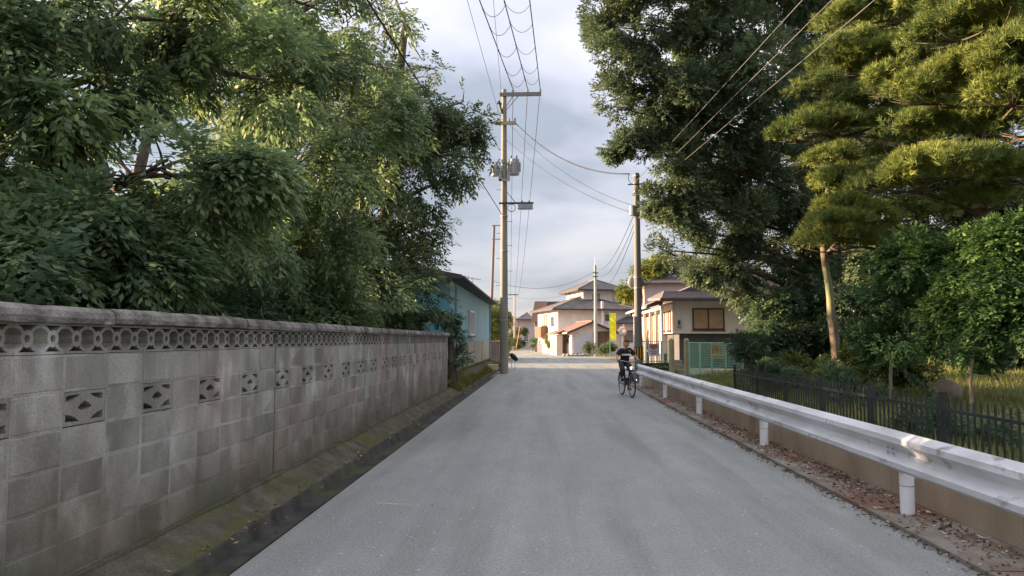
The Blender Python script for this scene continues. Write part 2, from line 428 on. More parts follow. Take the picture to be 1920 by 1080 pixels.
# ------------------------------------------------------------------ ground
def sheet(name, poly, z, m, div=None):
    b = MB(); b.add([(x, y, z) for x, y in poly], [tuple(range(len(poly)))])
    o = b.build(name, m, fixn=False); tag(o, kind='structure'); return o
g = MB()
g.add([(-900, -900, -0.15), (900, -900, -0.15), (900, 1500, -0.15), (-900, 1500, -0.15)], [(0, 1, 2, 3)])
tag(g.build('ground', m_grassland, fixn=False), kind='structure')
sheet('road', [(ROAD_L, -12), (ROAD_R, -12), (ROAD_R, 8), (ROAD_R + .02, 20), (3.0, 31), (4.4, 34), (4.9, 44), (4.9, 60), (4.6, 68), (2.0, 76), (-.4, 90), (-1.6, 112), (-9, 112), (-4.4, 92), (-2.6, 60), (-2.7, 48.8),
               (-5, 47.6), (-60, 49), (-60, 41.2), (-4.2, 41.2), (-2.6, 40.2), (ROAD_L, 37)], 0.0, m_road)
sheet('yard_ground', [(2.79, 30), (60, 30), (60, 140), (-60, 140), (-60, 41), (-2.4, 41), (-2.2, 38), (-2.2, 30)], -0.006, m_yard)
# left: gutter, mossy bank
mb = MB()
mb.quadstrip([[(x, y, z) for x, z in ((-2.02, .004), (-2.03, -.035), (-2.24, -.045), (-2.28, .05), (-2.30, .055))] for y in np.arange(-6, 37.1, .5)])
tag(mb.build('gutter', m_gutter, smooth=False), kind='structure')
mb = MB()
gg = random.Random(3)
rows = []
for y in np.arange(-6, 41, .2):
    far = max(0, min(1, (y - 21) / 4))
    ht = .10 + .30 * far
    rows.append([(-2.30, y, .05 + gg.uniform(0, .012)), (-2.38, y, .065 + gg.uniform(0, .03) + ht * .2), (-2.46, y, .08 + gg.uniform(0, .03) + ht * .45), (-2.56, y, .10 + gg.uniform(0, .02) + ht * .8), (-3.4, y, .12 + ht)])
mb.quadstrip(rows)
tag(mb.build('mossy_verge', m_footing), kind='structure')
sheet('soil_strip', [(-60, -6), (-2.9, -6), (-2.9, 41), (-60, 41)], 0.03, m_soil)
# right: dirty shoulder, with joints
mb = MB()
for i in range(10):
    y0 = -4 + i * 3
    mb.b2(2.80, 3.34, y0 + .012, y0 + 3 - .012, -.02, .035)
tag(mb.build('shoulder', m_litter_ground), kind='structure')
mb = MB()
rows = []
for y in np.arange(1, 26.5, .6):
    rows.append([(3.5, y, .40)] + [(x, y, .10 + .35 * min(1, (x - 3.5) / 12) + .05 * math.sin(x * 1.7 + y * .9) + max(0, (y - 8)) * .035 * max(0, min(1, (x - 5) / 6))) for x in (4.0, 5, 6, 8, 10, 13, 17, 22, 30, 45)])
mb.quadstrip(rows)
tag(mb.build('garden_ground', m_grassland, smooth=True), kind='structure')

# ------------------------------------------------------------------ block wall on the left
def wall_mat(name, c1, c2):
    m = mat(name, c1, c2, scale=2.3, rough=.92, bump=.35, bscale=40, stretch=(1, 1, .6), rnd=.09, fine=.2,
            third=((0.50, 0.48, 0.45), 2.1, .57, .72, (1, 1.2, .7)))
    t = m.node_tree; nd = t.nodes; lk = t.links; b = nd['Principled BSDF']
    src = b.inputs['Base Color'].links[0].from_socket
    geo = nd.new('ShaderNodeNewGeometry'); sp = nd.new('ShaderNodeSeparateXYZ'); lk.new(geo.outputs['Position'], sp.inputs[0])
    no = nd.new('ShaderNodeTexNoise'); no.inputs['Scale'].default_value = 1.1; no.inputs['Detail'].default_value = 6
    lk.new(geo.outputs['Position'], no.inputs['Vector'])
    ad = nd.new('ShaderNodeMath'); ad.operation = 'MULTIPLY_ADD'; lk.new(no.outputs['Fac'], ad.inputs[0]); ad.inputs[1].default_value = -1.5; lk.new(sp.outputs[2], ad.inputs[2])
    mr = nd.new('ShaderNodeMapRange'); lk.new(ad.outputs[0], mr.inputs[0])
    mr.inputs['From Min'].default_value = -.62; mr.inputs['From Max'].default_value = .12; mr.inputs['To Min'].default_value = .85; mr.inputs['To Max'].default_value = 0
    mi = nd.new('ShaderNodeMix'); mi.data_type = 'RGBA'; lk.new(mr.outputs[0], mi.inputs[0]); lk.new(src, mi.inputs[6]); mi.inputs[7].default_value = (.085, .078, .05, 1)
    # black mould streaks running down from the coping
    mp = nd.new('ShaderNodeMapping'); mp.inputs['Scale'].default_value = (1, 1, .12); lk.new(geo.outputs['Position'], mp.inputs[0])
    n2 = nd.new('ShaderNodeTexNoise'); n2.inputs['Scale'].default_value = 4.5; n2.inputs['Detail'].default_value = 5; lk.new(mp.outputs[0], n2.inputs['Vector'])
    m2 = nd.new('ShaderNodeMapRange'); lk.new(n2.outputs['Fac'], m2.inputs[0]); m2.inputs['From Min'].default_value = .5; m2.inputs['From Max'].default_value = .72; m2.inputs['To Max'].default_value = .5
    mj = nd.new('ShaderNodeMix'); mj.data_type = 'RGBA'; lk.new(m2.outputs[0], mj.inputs[0]); lk.new(mi.outputs[2], mj.inputs[6]); mj.inputs[7].default_value = (.10, .095, .085, 1)
    n4 = nd.new('ShaderNodeTexNoise'); n4.inputs['Scale'].default_value = .9; n4.inputs['Detail'].default_value = 4; lk.new(geo.outputs['Position'], n4.inputs['Vector'])
    r4 = nd.new('ShaderNodeValToRGB'); r4.color_ramp.elements[0].position = .4; r4.color_ramp.elements[1].position = .6
    r4.color_ramp.elements[0].color = (.95, 1.0, .95, 1); r4.color_ramp.elements[1].color = (1.08, .97, .92, 1); lk.new(n4.outputs['Fac'], r4.inputs[0])
    mk_ = nd.new('ShaderNodeMix'); mk_.data_type = 'RGBA'; mk_.blend_type = 'MULTIPLY'; mk_.inputs[0].default_value = 1; lk.new(mj.outputs[2], mk_.inputs[6]); lk.new(r4.outputs[0], mk_.inputs[7])
    lk.new(mk_.outputs[2], b.inputs['Base Color'])
    return m
m_block = wall_mat('block_concrete', (0.355, 0.33, 0.295), (0.185, 0.172, 0.153))
m_orn = wall_mat('block_concrete_pierced', (0.30, 0.27, 0.24), (0.20, 0.18, 0.16))
m_mortar = wall_mat('mortar', (0.40, 0.375, 0.34), (0.20, 0.185, 0.16))
m_cop = mat('coping_concrete', (0.28, 0.25, 0.225), (0.10, 0.09, 0.08), scale=5, rough=.95, bump=1, bscale=26, fine=.25, rnd=.08, third=((0.5, 0.47, 0.44), 5, .64, .7, (1, 1, 1)))
WX = -2.60                                      # face of the wall towards the road
wall = empty('block_wall', (WX - .05, 9, 0), 'long weathered concrete block wall with pierced blocks and a lattice row under its rough coping, left of the road', 'wall')
wo = origin(wall)
BW, BH, TH = 0.40, 0.20, 0.10
Z0 = 0.22
Y_START = 3.6770 * 1000 / 1000
# photo: a joint at x=25, pitch 0.4 m
y_joint = 3.585
cols = [y_joint + BW * i for i in range(-16, 41)]
def block_mesh():
    b = MB(); b.box((0, 0, 0), (TH, BW - .016, BH - .014))
    import bmesh
    me = bpy.data.meshes.new('block'); me.from_pydata(b.v, [], b.f)
    bm = bmesh.new(); bm.from_mesh(me); bmesh.ops.recalc_face_normals(bm, faces=bm.faces); bmesh.ops.bevel(bm, geom=bm.edges, offset=.006, segments=1, affect='EDGES'); bm.to_mesh(me); bm.free()
    me.materials.append(m_block); return me
blk_me = block_mesh()
def strip2(b, a, c, w, x0=-.045, x1=.045):      # bar in the wall's plane (y,z), full depth in x
    a = Vector((0, *a)); c = Vector((0, *c)); d = (c - a).normalized(); n = Vector((0, -d.z, d.y)) * w / 2
    vs = []
    for x in (x0, x1):
        for p in (a - n, c - n, c + n, a + n): vs.append((x, p.y, p.z))
    b.add(vs, [(0, 1, 2, 3), (7, 6, 5, 4), (0, 4, 5, 1), (1, 5, 6, 2), (2, 6, 7, 3), (3, 7, 4, 0)])
def ring2(b, cy, cz, r0, r1, n=12, x0=-.046, x1=.046, sy=1, sz=1):
    vs = []
    for x in (x0, x1):
        for r in (r0, r1):
            for j in range(n):
                a = 2 * math.pi * j / n; vs.append((x, cy + r * math.cos(a) * sy, cz + r * math.sin(a) * sz))
    fs = []
    for j in range(n):
        k = (j + 1) % n
        fs += [(j, k, n + k, n + j), (2 * n + j, 3 * n + j, 3 * n + k, 2 * n + k), (n + j, n + k, 3 * n + k, 3 * n + j), (j, 2 * n + j, 2 * n + k, k)]
    b.add(vs, fs)
def frame2(b, w, h, t, x=.05):
    b.b2(-x, x, -w / 2, w / 2, h / 2 - t, h / 2); b.b2(-x, x, -w / 2, w / 2, -h / 2, -h / 2 + t)
    b.b2(-x, x, -w / 2, -w / 2 + t, -h / 2 + t, h / 2 - t); b.b2(-x, x, w / 2 - t, w / 2, -h / 2 + t, h / 2 - t)
def mk(b, name, m):
    import bmesh
    me = bpy.data.meshes.new(name); me.from_pydata(b.v, [], b.f)
    bm = bmesh.new(); bm.from_mesh(me); bmesh.ops.recalc_face_normals(bm, faces=bm.faces); bm.to_mesh(me); bm.free()
    me.materials.append(m); return me
# pierced block: fan-shaped openings
b = MB(); w_, h_ = BW - .012, BH - .012
from mathutils.geometry import tessellate_polygon
def holed(b, outer, holes, x0, x1):
    loops = [outer] + holes; flat_ = [p for l in loops for p in l]
    tris = tessellate_polygon([[Vector((p[0], p[1], 0)) for p in l] for l in loops])
    n = len(flat_); vs = [(x0, p[0], p[1]) for p in flat_] + [(x1, p[0], p[1]) for p in flat_]
    fs = [tuple(t_) for t_ in tris] + [tuple(i_ + n for i_ in t_[::-1]) for t_ in tris]; k = 0
    for l in loops:
        m_ = len(l)
        for i_ in range(m_): a, c = k + i_, k + (i_ + 1) % m_; fs.append((a, c, c + n, a + n))
        k += m_
    b.add(vs, fs)
def mir(h): return [(-y, z) for y, z in h][::-1]
h1 = [(-.172, .038), (-.172, .070), (-.12, .074), (-.045, .074), (-.075, .058), (-.12, .044)]
h3 = [(-.172, -.072), (-.172, -.030), (-.13, -.036), (-.085, -.052), (-.05, -.074)]
h2_ = [(-.068, .000), (-.035, .022), (0, .036), (.035, .022), (.068, .000), (.035, -.014), (-.035, -.014)]
holed(b, [(-w_ / 2, -h_ / 2), (w_ / 2, -h_ / 2), (w_ / 2, h_ / 2), (-w_ / 2, h_ / 2)], [h1, mir(h1), h3, mir(h3), h2_], -.047, .047)
orn_me = mk(b, 'pierced_block', m_orn)
# lattice block: rings with four arms
b = MB()
LH = .082
b.b2(-.05, .05, -w_ / 2 - .004, w_ / 2 + .004, LH - .012, LH); b.b2(-.05, .05, -w_ / 2 - .004, w_ / 2 + .004, -LH, -LH + .014)
for cy in (-.1, .1):
    ring2(b, cy, 0, .021, .046, 14)
    for sy in (-1, 1):
        for sz in (-1, 1):
            pts = [(cy + sy * .030, sz * .030), (cy + sy * .043, sz * .046), (cy + sy * .062, sz * .058), (cy + sy * .083, sz * .063), (cy + sy * .1, sz * .064)]
            for p, q in zip(pts, pts[1:]): strip2(b, p, q, .019)
lat_me = mk(b, 'lattice_block', m_orn)
cop_b = MB()
pr = [(-.085, .0), (-.092, .03), (-.085, .075), (-.04, .098), (.04, .098), (.085, .075), (.092, .03), (.085, 0)]
cr_ = random.Random(4); crow = []
pr = [(-.05, .0), (-.085, .004), (-.092, .035), (-.080, .070), (-.055, .088), (-.02, .095), (.02, .095), (.055, .088), (.080, .070), (.092, .035), (.085, .004), (.05, 0)]
for k_ in range(11):
    crow.append([(x + cr_.uniform(-.004, .004), -.997 + 1.994 * k_ / 10, z + cr_.uniform(-.004, .004)) for x, z in pr])
cop_b.quadstrip([r_ + [r_[0]] for r_ in crow]); cop_b.add(crow[0], [tuple(range(12))]); cop_b.add(crow[-1], [tuple(range(11, -1, -1))])
cop_me = mk(cop_b, 'coping_block', m_cop)
gapj = y_joint + BW * 9                          # the movement joint
far_blocks = {'block': [], 'pierced_block': [], 'lattice_block': [], 'coping_block': []}
rr = random.Random(5)
def place(name, me, y, z, near, dx=0):
    loc = Vector((WX - TH / 2 + dx + rr.uniform(-.002, .0025), y, z)) - wo
    if near:
        o = link(name, me, None, wall, loc)
        o.rotation_euler = (rr.uniform(-.006, .006), rr.uniform(-.008, .008), rr.uniform(-.006, .006))
    else: far_blocks[name].append((me, loc))
for ci, y0 in enumerate(cols):
    y = y0 + BW / 2
    if y0 >= gapj - .01: y += .03
    near = 2.6 < y < 14.5
    k = ci - 16
    for r in range(6):
        z = Z0 + BH * (r + .5)
        if r == 4 and k % 2 == 1: place('pierced_block', orn_me, y, z, near)
        else: place('block', blk_me, y, z, near)
    place('lattice_block', lat_me, y, Z0 + BH * 6 + .085, near)
    if (k - 4) % 5 == 0 or False: place('coping_block', cop_me, y + (.0), Z0 + BH * 6 + .171 + rr.uniform(-.003, .003), near)
for nm, lst in far_blocks.items():
    V, F = [], []; base = 0
    for me, loc in lst:
        co = np.empty(len(me.vertices) * 3); me.vertices.foreach_get('co', co)
        V += [tuple(c) for c in (co.reshape(-1, 3) + np.array(loc))]
        F += [tuple(base + i for i in p.vertices) for p in me.polygons]; base += len(me.vertices)
    me = bpy.data.meshes.new(nm + 's_beyond'); me.from_pydata(V, [], F)
    link({'block': 'block_course', 'pierced_block': 'pierced_block_course', 'lattice_block': 'lattice_course', 'coping_block': 'coping_course'}[nm], me,
         {'block': m_block, 'pierced_block': m_orn, 'lattice_block': m_orn, 'coping_block': m_cop}[nm], wall, kind='stuff')
# mortar core just behind the faces, not behind pierced rows
b = MB()
yA, yB = cols[0], cols[-1] + BW + .03
for a, c in ((yA, gapj - .004), (gapj + .034, yB)):
    b.b2(WX - TH + .006, WX - .0015, a, c, Z0 - .01, Z0 + BH * 4)
    b.b2(WX - TH + .006, WX - .0015, a, c, Z0 + BH * 5 - .004, Z0 + BH * 6)
for ci, y0 in enumerate(cols):
    if (ci - 16) % 2 == 0:
        o_ = .03 if y0 >= gapj - .01 else 0
        b.b2(WX - TH + .006, WX - .0015, y0 + o_ - .004, y0 + BW + o_ + .004, Z0 + BH * 4 + .0005, Z0 + BH * 5 - .0045)
b.build('mortar', m_mortar, wall)
b = MB()
b.b2(WX - .20, WX + .045, yA, yB, -.05, Z0 - .012)
b.build('footing', m_footing, wall)
# patches of render / efflorescence ledges are left to the material; end pier
b = MB(); b.b2(WX - .115, WX + .004, yB + .004, yB + .13, 0, Z0 + BH * 7 + .04)
b.build('end_pier', m_mortar, wall)

# ------------------------------------------------------------------ right side: low wall, guard rail, iron fence
lw = empty('low_concrete_wall', (3.42, 12, 0), 'low tan concrete kerb wall running behind the white guard rail', 'wall')
for i in range(15):
    y0 = 1.5 - 4 + i * 2.0
    b = MB(); b.b2(3.345, 3.50, y0 + .006, y0 + 1.994, 0.0, .44)
    b.build('wall_panel', m_lowwall, lw, bevel=.008)
RX = 3.03
post_y = [2.35, 6.58, 10.72, 15.1, 19.3, 24.0]
gr = empty('guard_rail', (RX, 12, 0), 'white corrugated steel guard rail on round white posts along the right road edge', 'guard rail')
prof = [(.0, .345), (-.028, .33), (-.075, .30), (-.080, .255), (-.03, .215), (-.006, .175), (-.03, .135), (-.080, .095), (-.075, .05), (-.028, .02), (0, .005)]
beam0 = .385
def beam(y0, y1, off):
    b = MB(); rows = []
    for y in (y0, y1):
        outer = [(RX - .035 + x - off, y, beam0 + z) for x, z in prof]
        inner = [(RX - .035 + x + .006 - off, y, beam0 + z) for x, z in prof][::-1]
        rows.append(outer + inner + [outer[0]])
    b.quadstrip(rows)
    n = len(rows[0])
    o = b.build('beam', m_steel, gr)
    return o
for i in range(len(post_y) - 1):
    bo = beam(post_y[i] - (.0 if i else 3.5), post_y[i + 1] + .16, .0 if i % 2 else .004)
    b = MB()
    for dz in (.10, .255):
        for dy in (0, .1): b = MB(); b.ell((RX - .035 - .028 - .02, post_y[i + 1] - .02 + dy, beam0 + .175 + (.0 if dz < .2 else .0) + (.02 if dz > .2 else -.02)), (.008, .014, .014), 8, 5); b.build('bolt', m_metal, bo)
# flared terminal at the far end
b = MB(); yE = post_y[-1] + .16
rows = []
for i in range(5):
    y = yE + i * .16; fl = .01 * i
    rows.append([(RX - .035 + x * (1 - i * .1) + fl, y, beam0 + z) for x, z in prof] + [(RX - .025 + x * (1 - i * .1) + fl, y, beam0 + z) for x, z in prof][::-1])
b.quadstrip(rows); b.build('rail_end', m_steel, gr)
for y in post_y:
    b = MB(); b.tube([(RX + .03, y, 0), (RX + .03, y, .66)], .057, 16)
    p = b.build('post', m_postw, gr, smooth=False)
    b = MB(); b.tube([(RX + .03, y, .268), (RX + .03, y, .274)], .0595, 16); b.build('band', m_metal, p)
    b = MB(); b.ell((RX + .03, y, .66), (.058, .058, .02), 14, 6); b.build('post_cap', m_metal, p)
    b = MB(); b.b2(RX - .035, RX - .022, y - .05, y + .05, beam0 + .03, beam0 + .30); b.build('bracket', m_metal, p)

FX = 4.6; f_top = .80
pf = empty('iron_fence', (FX, 14, .1), 'low black iron picket fence between the guard rail and the grassy garden', 'fence')
fp = [1.9 * i + 1.35 for i in range(0, 10)]
b = MB(); b.box((0, 0, 0), (.018, .018, .84)); b.box((0, 0, .435), (.012, .012, .03)); pk_me = mk(b, 'picket', m_blackfence)
b = MB(); b.box((0, 0, .04), (.055, .055, .90)); b.box((0, 0, .50), (.07, .07, .02)); fp_me = mk(b, 'post', m_blackfence)
for i, y in enumerate(fp):
    link('post', fp_me, None, pf, Vector((FX, y, .39)) - origin(pf))
    if i < len(fp) - 1:
        for z in (.70, .12):
            b = MB(); b.bar((FX - .016, y + .03, z), (FX - .016, fp[i + 1] - .03, z), .02, .035); b.build('rail', m_blackfence, pf)
        n = 15
        for k in range(1, n):
            link('picket', pk_me, None, pf, Vector((FX + .004, y + (fp[i + 1] - y) * k / n, .385)) - origin(pf))

# ------------------------------------------------------------------ leaf litter and grass
def scatter_leaves(n, fx, fy, z, ll, seed, name, label, m=m_litter):
    g = np.random.default_rng(seed)
    x = fx(g, n); y = fy(g, n)
    pos = np.stack([x, y, z + g.uniform(.002, .018, n)], 1)
    a = g.uniform(0, 2 * np.pi, n); ax = unit(np.stack([np.cos(a), np.sin(a), g.normal(0, .25, n)], 1))
    V, F, k = leaves(pos, ax, np.tile([0, 0, 1.0], (n, 1)) + g.normal(0, .5, (n, 3)), ll * g.uniform(.5, 1.2, n), ll * .5 * g.uniform(.5, 1.1, n), fold=.3)
    o = mesh_obj(name, (V, F, np.repeat(g.random(n), k)), m); tag(o, label, 'leaves', kind='stuff'); return o
scatter_leaves(4600, lambda g, n: 3.26 - np.abs(g.normal(0, .19, n)), lambda g, n: np.where(g.random(n) < .65, np.abs(g.normal(10.5, 3.0, n)), 3.5 + 21 * g.random(n)), .035, .055, 4, 'leaf_litter', 'brown fallen leaves drifted along the foot of the low tan wall')
scatter_leaves(900, lambda g, n: g.normal(2.76, .05, n), lambda g, n: 2.5 + 18 * g.random(n), .004, .04, 9, 'edge_litter', 'dry twigs and leaf scraps along the right edge of the asphalt')
scatter_leaves(700, lambda g, n: g.normal(-2.35, .12, n), lambda g, n: 2.5 + 24 * g.random(n), .075, .05, 19, 'gutter_litter', 'pale fallen leaves in the mossy strip at the foot of the block wall')
scatter_leaves(220, lambda g, n: g.uniform(-1.9, 2.7, n), lambda g, n: 3 + 25 * g.random(n), .003, .022, 29, 'road_litter', 'tiny pale leaf scraps scattered over the asphalt')
mb = MB(); q = random.Random(8)
for i in range(260):
    y = 2.6 + 16 * q.random(); x = 2.79 + q.gauss(0, .04); a = q.uniform(0, 3.14); l = q.uniform(.02, .09)
    mb.box((x, y, .012), (l, .008, .008), rz=a)
o = mb.build('twigs', mat('twig', (0.13, 0.10, 0.07), (0.05, 0.04, 0.03))); tag(o, 'short dark twigs lying in the crack beside the asphalt', 'twigs', kind='stuff')

def grass(name, label, n, fx, fy, fz, h, seed, m=m_blade, wid=.012, cat='grass'):
    g = np.random.default_rng(seed); x = fx(g, n); y = fy(g, n); z = fz(x, y)
    pos = np.stack([x, y, z], 1)
    ax = unit(np.stack([g.normal(0, .35, n), g.normal(0, .35, n), np.ones(n)], 1))
    hh = h * g.uniform(.4, 1.2, n) * (.75 + .35 * np.sin(x * 1.3 + seed) * np.cos(y * .9))
    V, F, k = leaves(pos, ax, g.normal(size=(n, 3)), hh, np.full(n, wid) * (1 + y / 30), tri=True)
    o = mesh_obj(name, (V, F, np.repeat(g.random(n), k)), m); tag(o, label, cat, kind='stuff'); return o
def gz(x, y): return .08 + .35 * np.minimum(1, (x - 3.5) / 12) + .05 * np.sin(x * 1.7 + y * .9) + np.maximum(0, y - 8) * .035 * np.clip((x - 5) / 6, 0, 1)
grass('meadow_grass', 'tall yellowing grass behind the black iron fence', 120000, lambda g, n: 4.75 + 13 * g.random(n) ** 1.1, lambda g, n: 4.5 + 21.5 * g.random(n) ** .9, gz, .34, 31)
grass('verge_grass', 'short weeds along the foot of the pale wall before the blue house', 16000, lambda g, n: g.uniform(-2.86, -2.3, n), lambda g, n: 20.6 + 19 * g.random(n),
      lambda x, y: .1 + (x + 2.3) * -.5, .24, 32, leafmat('verge_blade', (0.09, 0.11, 0.025), (0.2, 0.19, 0.045), (.3, .26, .08), trans=.35))
grass('wall_foot_weeds', 'small weeds and moss tufts growing in the strip below the block wall', 9000, lambda g, n: g.normal(-2.48, .07, n), lambda g, n: 2 + 19 * g.random(n),
      lambda x, y: .06 + (-x - 2.3) * .12, .05, 33, MATS['verge_blade'], .006)

# ------------------------------------------------------------------ trees
def trunk_tube(b, pts, r0, r1, n=9, wob=.04, seed=0):
    q = random.Random(seed); pts = [Vector(p) for p in pts]; out = []
    # catmull subdivision
    for i in range(len(pts) - 1):
        p0 = pts[max(i - 1, 0)]; p1 = pts[i]; p2 = pts[i + 1]; p3 = pts[min(i + 2, len(pts) - 1)]
        for k in range(5):
            t = k / 5
            out.append(.5 * ((2 * p1) + (p2 - p0) * t + (2 * p0 - 5 * p1 + 4 * p2 - p3) * t * t + (3 * p1 - p0 - 3 * p2 + p3) * t ** 3))
    out.append(pts[-1]); k = len(out)
    out = [p + Vector((q.gauss(0, wob), q.gauss(0, wob), 0)) * (0 if i == 0 else 1) * r0 * 2 for i, p in enumerate(out)]
    rr_ = [(r0 + (r1 - r0) * i / (k - 1)) * (1 + q.uniform(-.08, .08)) * (1.35 if i == 0 else 1) for i in range(k)]
    b.tube(out, rr_, n)
    return out

def tree(name, label, base, top, clumps, fol, leaf, bark=m_bark, r0=.2, group=None, limbs=True, via=None, seed=0, cat='tree', gen=foliage, extra=None):
    t = empty(name, base, label, cat, group)
    b = MB(); pts = [base] + (via or [Vector(base).lerp(Vector(top), .5) + Vector((.15, .1, 0))]) + [top]
    line = trunk_tube(b, pts, r0, r0 * .3, seed=seed)
    b.build('trunk', bark, t, smooth=True)
    if limbs:
        q = random.Random(seed)
        for c in clumps:
            b = MB()
            cen = Vector(c[0])
            cand = [p for p in line if p.z < cen.z + .1] or [line[0]]
            s = min(cand[len(cand) // 4:] or cand, key=lambda p: (p - cen).length + max(0, p.z - cen.z + .3) * 2)
            mid = s.lerp(cen, .5) + Vector((q.uniform(-.2, .2), q.uniform(-.2, .2), q.uniform(.0, .35)))
            trunk_tube(b, [s, mid, cen], r0 * .26, .010, n=6, seed=q.randint(0, 999))
            rad = c[1]
            for _ in range(5):
                d = Vector((q.gauss(0, 1), q.gauss(0, 1), q.gauss(0, .5))).normalized()
                a = mid.lerp(cen, q.uniform(.3, 1))
                b.tube([a, a + d * rad * .4 + Vector((0, 0, .05)), a + d * rad * .85], [.02, .012, .005], 4)
            b.build('limb', bark, t, smooth=True, fixn=False)
        for e_ in (extra or []):
            b = MB(); b.tube(e_[0], e_[1], 6); b.build('limb', bark, t, smooth=True, fixn=False)
    mesh_obj('crown', gen(clumps, **fol) if gen is foliage else gen, leaf, t)
    return t

def C(lst): return [(P(a[0], a[1], a[2]),) + tuple(a[3:]) for a in lst]
GL = 'chestnut trees standing behind the block wall'
c1 = C([(30, 520, 5.6, .55), (150, 470, 6.0, .65), (60, 400, 6.2, .6), (270, 420, 6.6, .6), (400, 330, 7.0, .65), (310, 300, 6.6, .45), (210, 350, 6.4, .45), (360, 430, 7.4, .6), (90, 220, 6.5, .5, .8), (0, 190, 6.5, .6),
        (200, 160, 7.2, .5, .8), (250, 30, 7.2, .7), (80, 40, 6.8, .7), (420, 40, 8, .7), (500, 150, 8.2, .6, .8), (-120, 300, 6, .9), (-150, 100, 6.5, .9), (-120, 480, 5.5, .8), (20, 90, 6.5, .6), (330, 110, 8, .55), (450, 430, 8.2, .7, .8),
        (240, 510, 7.4, .6)])
tree('chestnut_tree', 'nearest chestnut tree, its bright long leaves filling the far left above the wall', (-6.3, 7.2, 0), (-5.6, 7.6, 6.5), c1,
     dict(dens=520, per=11, ll=.108, lw=.042, spray=.30, droop=.48, gap=-.10, seed=1, sq=.7), lf_chest, r0=.22, group=GL, seed=1,
     extra=[([P(-200, 545, 6.2), P(-20, 532, 6.0), P(70, 512, 5.9), P(135, 494, 5.9)], [.045, .035, .025, .01])])
c2 = C([(430, 400, 11, .9), (540, 340, 11, 1.0), (480, 260, 11.5, .8, .7), (600, 210, 12, 1.0), (520, 110, 12, 1.0), (640, 110, 13, .8, .8), (680, 240, 12.5, .9), (500, 520, 11, 1.0), (620, 480, 12, 1.1), (390, 540, 10, .9), (300, 560, 9.5, .8),
        (600, 20, 12.5, 1.0, .9), (700, 20, 13.5, .6, .35), (590, 580, 12, .9), (690, 560, 13, .9), (400, 10, 12, 1.1), (540, 420, 12.5, .8, .8), (100, 560, 8, .8), (200, 580, 8.5, .7),
        (660, 330, 12.5, .7, .8), (430, 170, 12, .8, .6), (720, 130, 13.5, .5, .3)])
tree('chestnut_tree', 'second chestnut tree, behind the middle of the block wall, its crown full of sky holes', (-5.4, 12.6, 0), (-4.4, 12.6, 8.5), c2,
     dict(dens=300, per=10, ll=.118, lw=.046, spray=.34, droop=.45, gap=-.12, seed=2, sq=.7), lf_chest, r0=.25, group=GL, seed=2)
c3 = C([(790, 215, 18, 1.0), (860, 235, 18.3, .85), (900, 275, 18.5, .55), (770, 150, 18, .75, .5), (815, 130, 18.5, .45, .3), (740, 330, 17, 1.2), (830, 305, 18, .85), (680, 400, 17, 1.2), (770, 420, 17.8, .75, .55),
        (800, 460, 18, .55, .4), (720, 500, 17, 1.1), (785, 555, 18, .7), (830, 598, 18.4, .25), (650, 550, 16, 1.1), (740, 590, 17.5, .9), (720, 60, 18, 1.0, .35), (660, 230, 17.5, 1.3), (600, 470, 16, 1.3), (640, 320, 17, 1.1, .6),
        (735, 225, 17.5, 1.0), (700, 130, 18, .9, .6), (830, 420, 18.2, .3, .3), (870, 190, 18.5, .45, .5), (920, 300, 18.8, .25, .5), (500, 560, 15, 1.1), (875, 330, 18.2, .35, .6)])
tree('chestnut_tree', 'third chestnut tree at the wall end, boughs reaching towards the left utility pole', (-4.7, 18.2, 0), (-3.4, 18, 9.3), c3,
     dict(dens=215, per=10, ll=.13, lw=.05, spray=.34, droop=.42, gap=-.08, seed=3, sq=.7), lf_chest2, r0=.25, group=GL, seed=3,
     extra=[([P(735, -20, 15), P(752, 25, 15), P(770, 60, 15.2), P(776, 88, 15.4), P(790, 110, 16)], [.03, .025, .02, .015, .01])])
c4 = C([(80, 330, 17, 1.6, .5), (250, 420, 18, 1.6, .6), (150, 520, 18, 1.6), (350, 530, 19, 1.6), (480, 480, 20, 1.6, .8), (600, 560, 22, 1.7), (20, 470, 17, 1.6), (420, 300, 20, 1.5, .35), (560, 80, 21, 1.6, .5), (120, 250, 18, 1.3, .3)])
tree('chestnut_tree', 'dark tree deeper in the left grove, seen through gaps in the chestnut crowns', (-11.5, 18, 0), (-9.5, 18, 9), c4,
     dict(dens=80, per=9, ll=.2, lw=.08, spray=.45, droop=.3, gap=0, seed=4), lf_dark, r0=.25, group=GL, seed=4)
# undergrowth behind the wall
def shrub(name, label, clumps, fol, leaf, base, group=None, cat='shrub', stem=m_bark, n=6, seed=0):
    t = empty(name, base, label, cat, group)
    b = MB(); q = random.Random(seed); bs = Vector(base)
    for i, c in enumerate(clumps):
        cen = Vector(c[0]); s = bs + Vector((q.uniform(-.15, .15), q.uniform(-.15, .15), 0))
        if cen.z < bs.z + .15: cen.z = bs.z + .2
        b.tube([s, s.lerp(cen, .5) + Vector((0, 0, .1)), cen], [.03, .02, .006], 6)
    b.build('stem', stem, t, smooth=True, fixn=False)
    mesh_obj('foliage', foliage(clumps, **fol), leaf, t)
    return t
GU = None
und = [('dark evergreen shrub between the block wall end and the blue house, behind the climbing shrub', 20.8, 23.2, -4.6), ('low dark evergreen shrub behind the near left end of the block wall', 3.5, 7.5, -3.5), ('dark evergreen shrub behind the block wall beyond its movement joint', 7.5, 11.5, -3.6),
       ('dark evergreen shrub behind the middle of the block wall', 11.5, 15.5, -3.6), ('dark evergreen shrub hanging over the far third of the block wall', 15.5, 20.2, -3.4)]
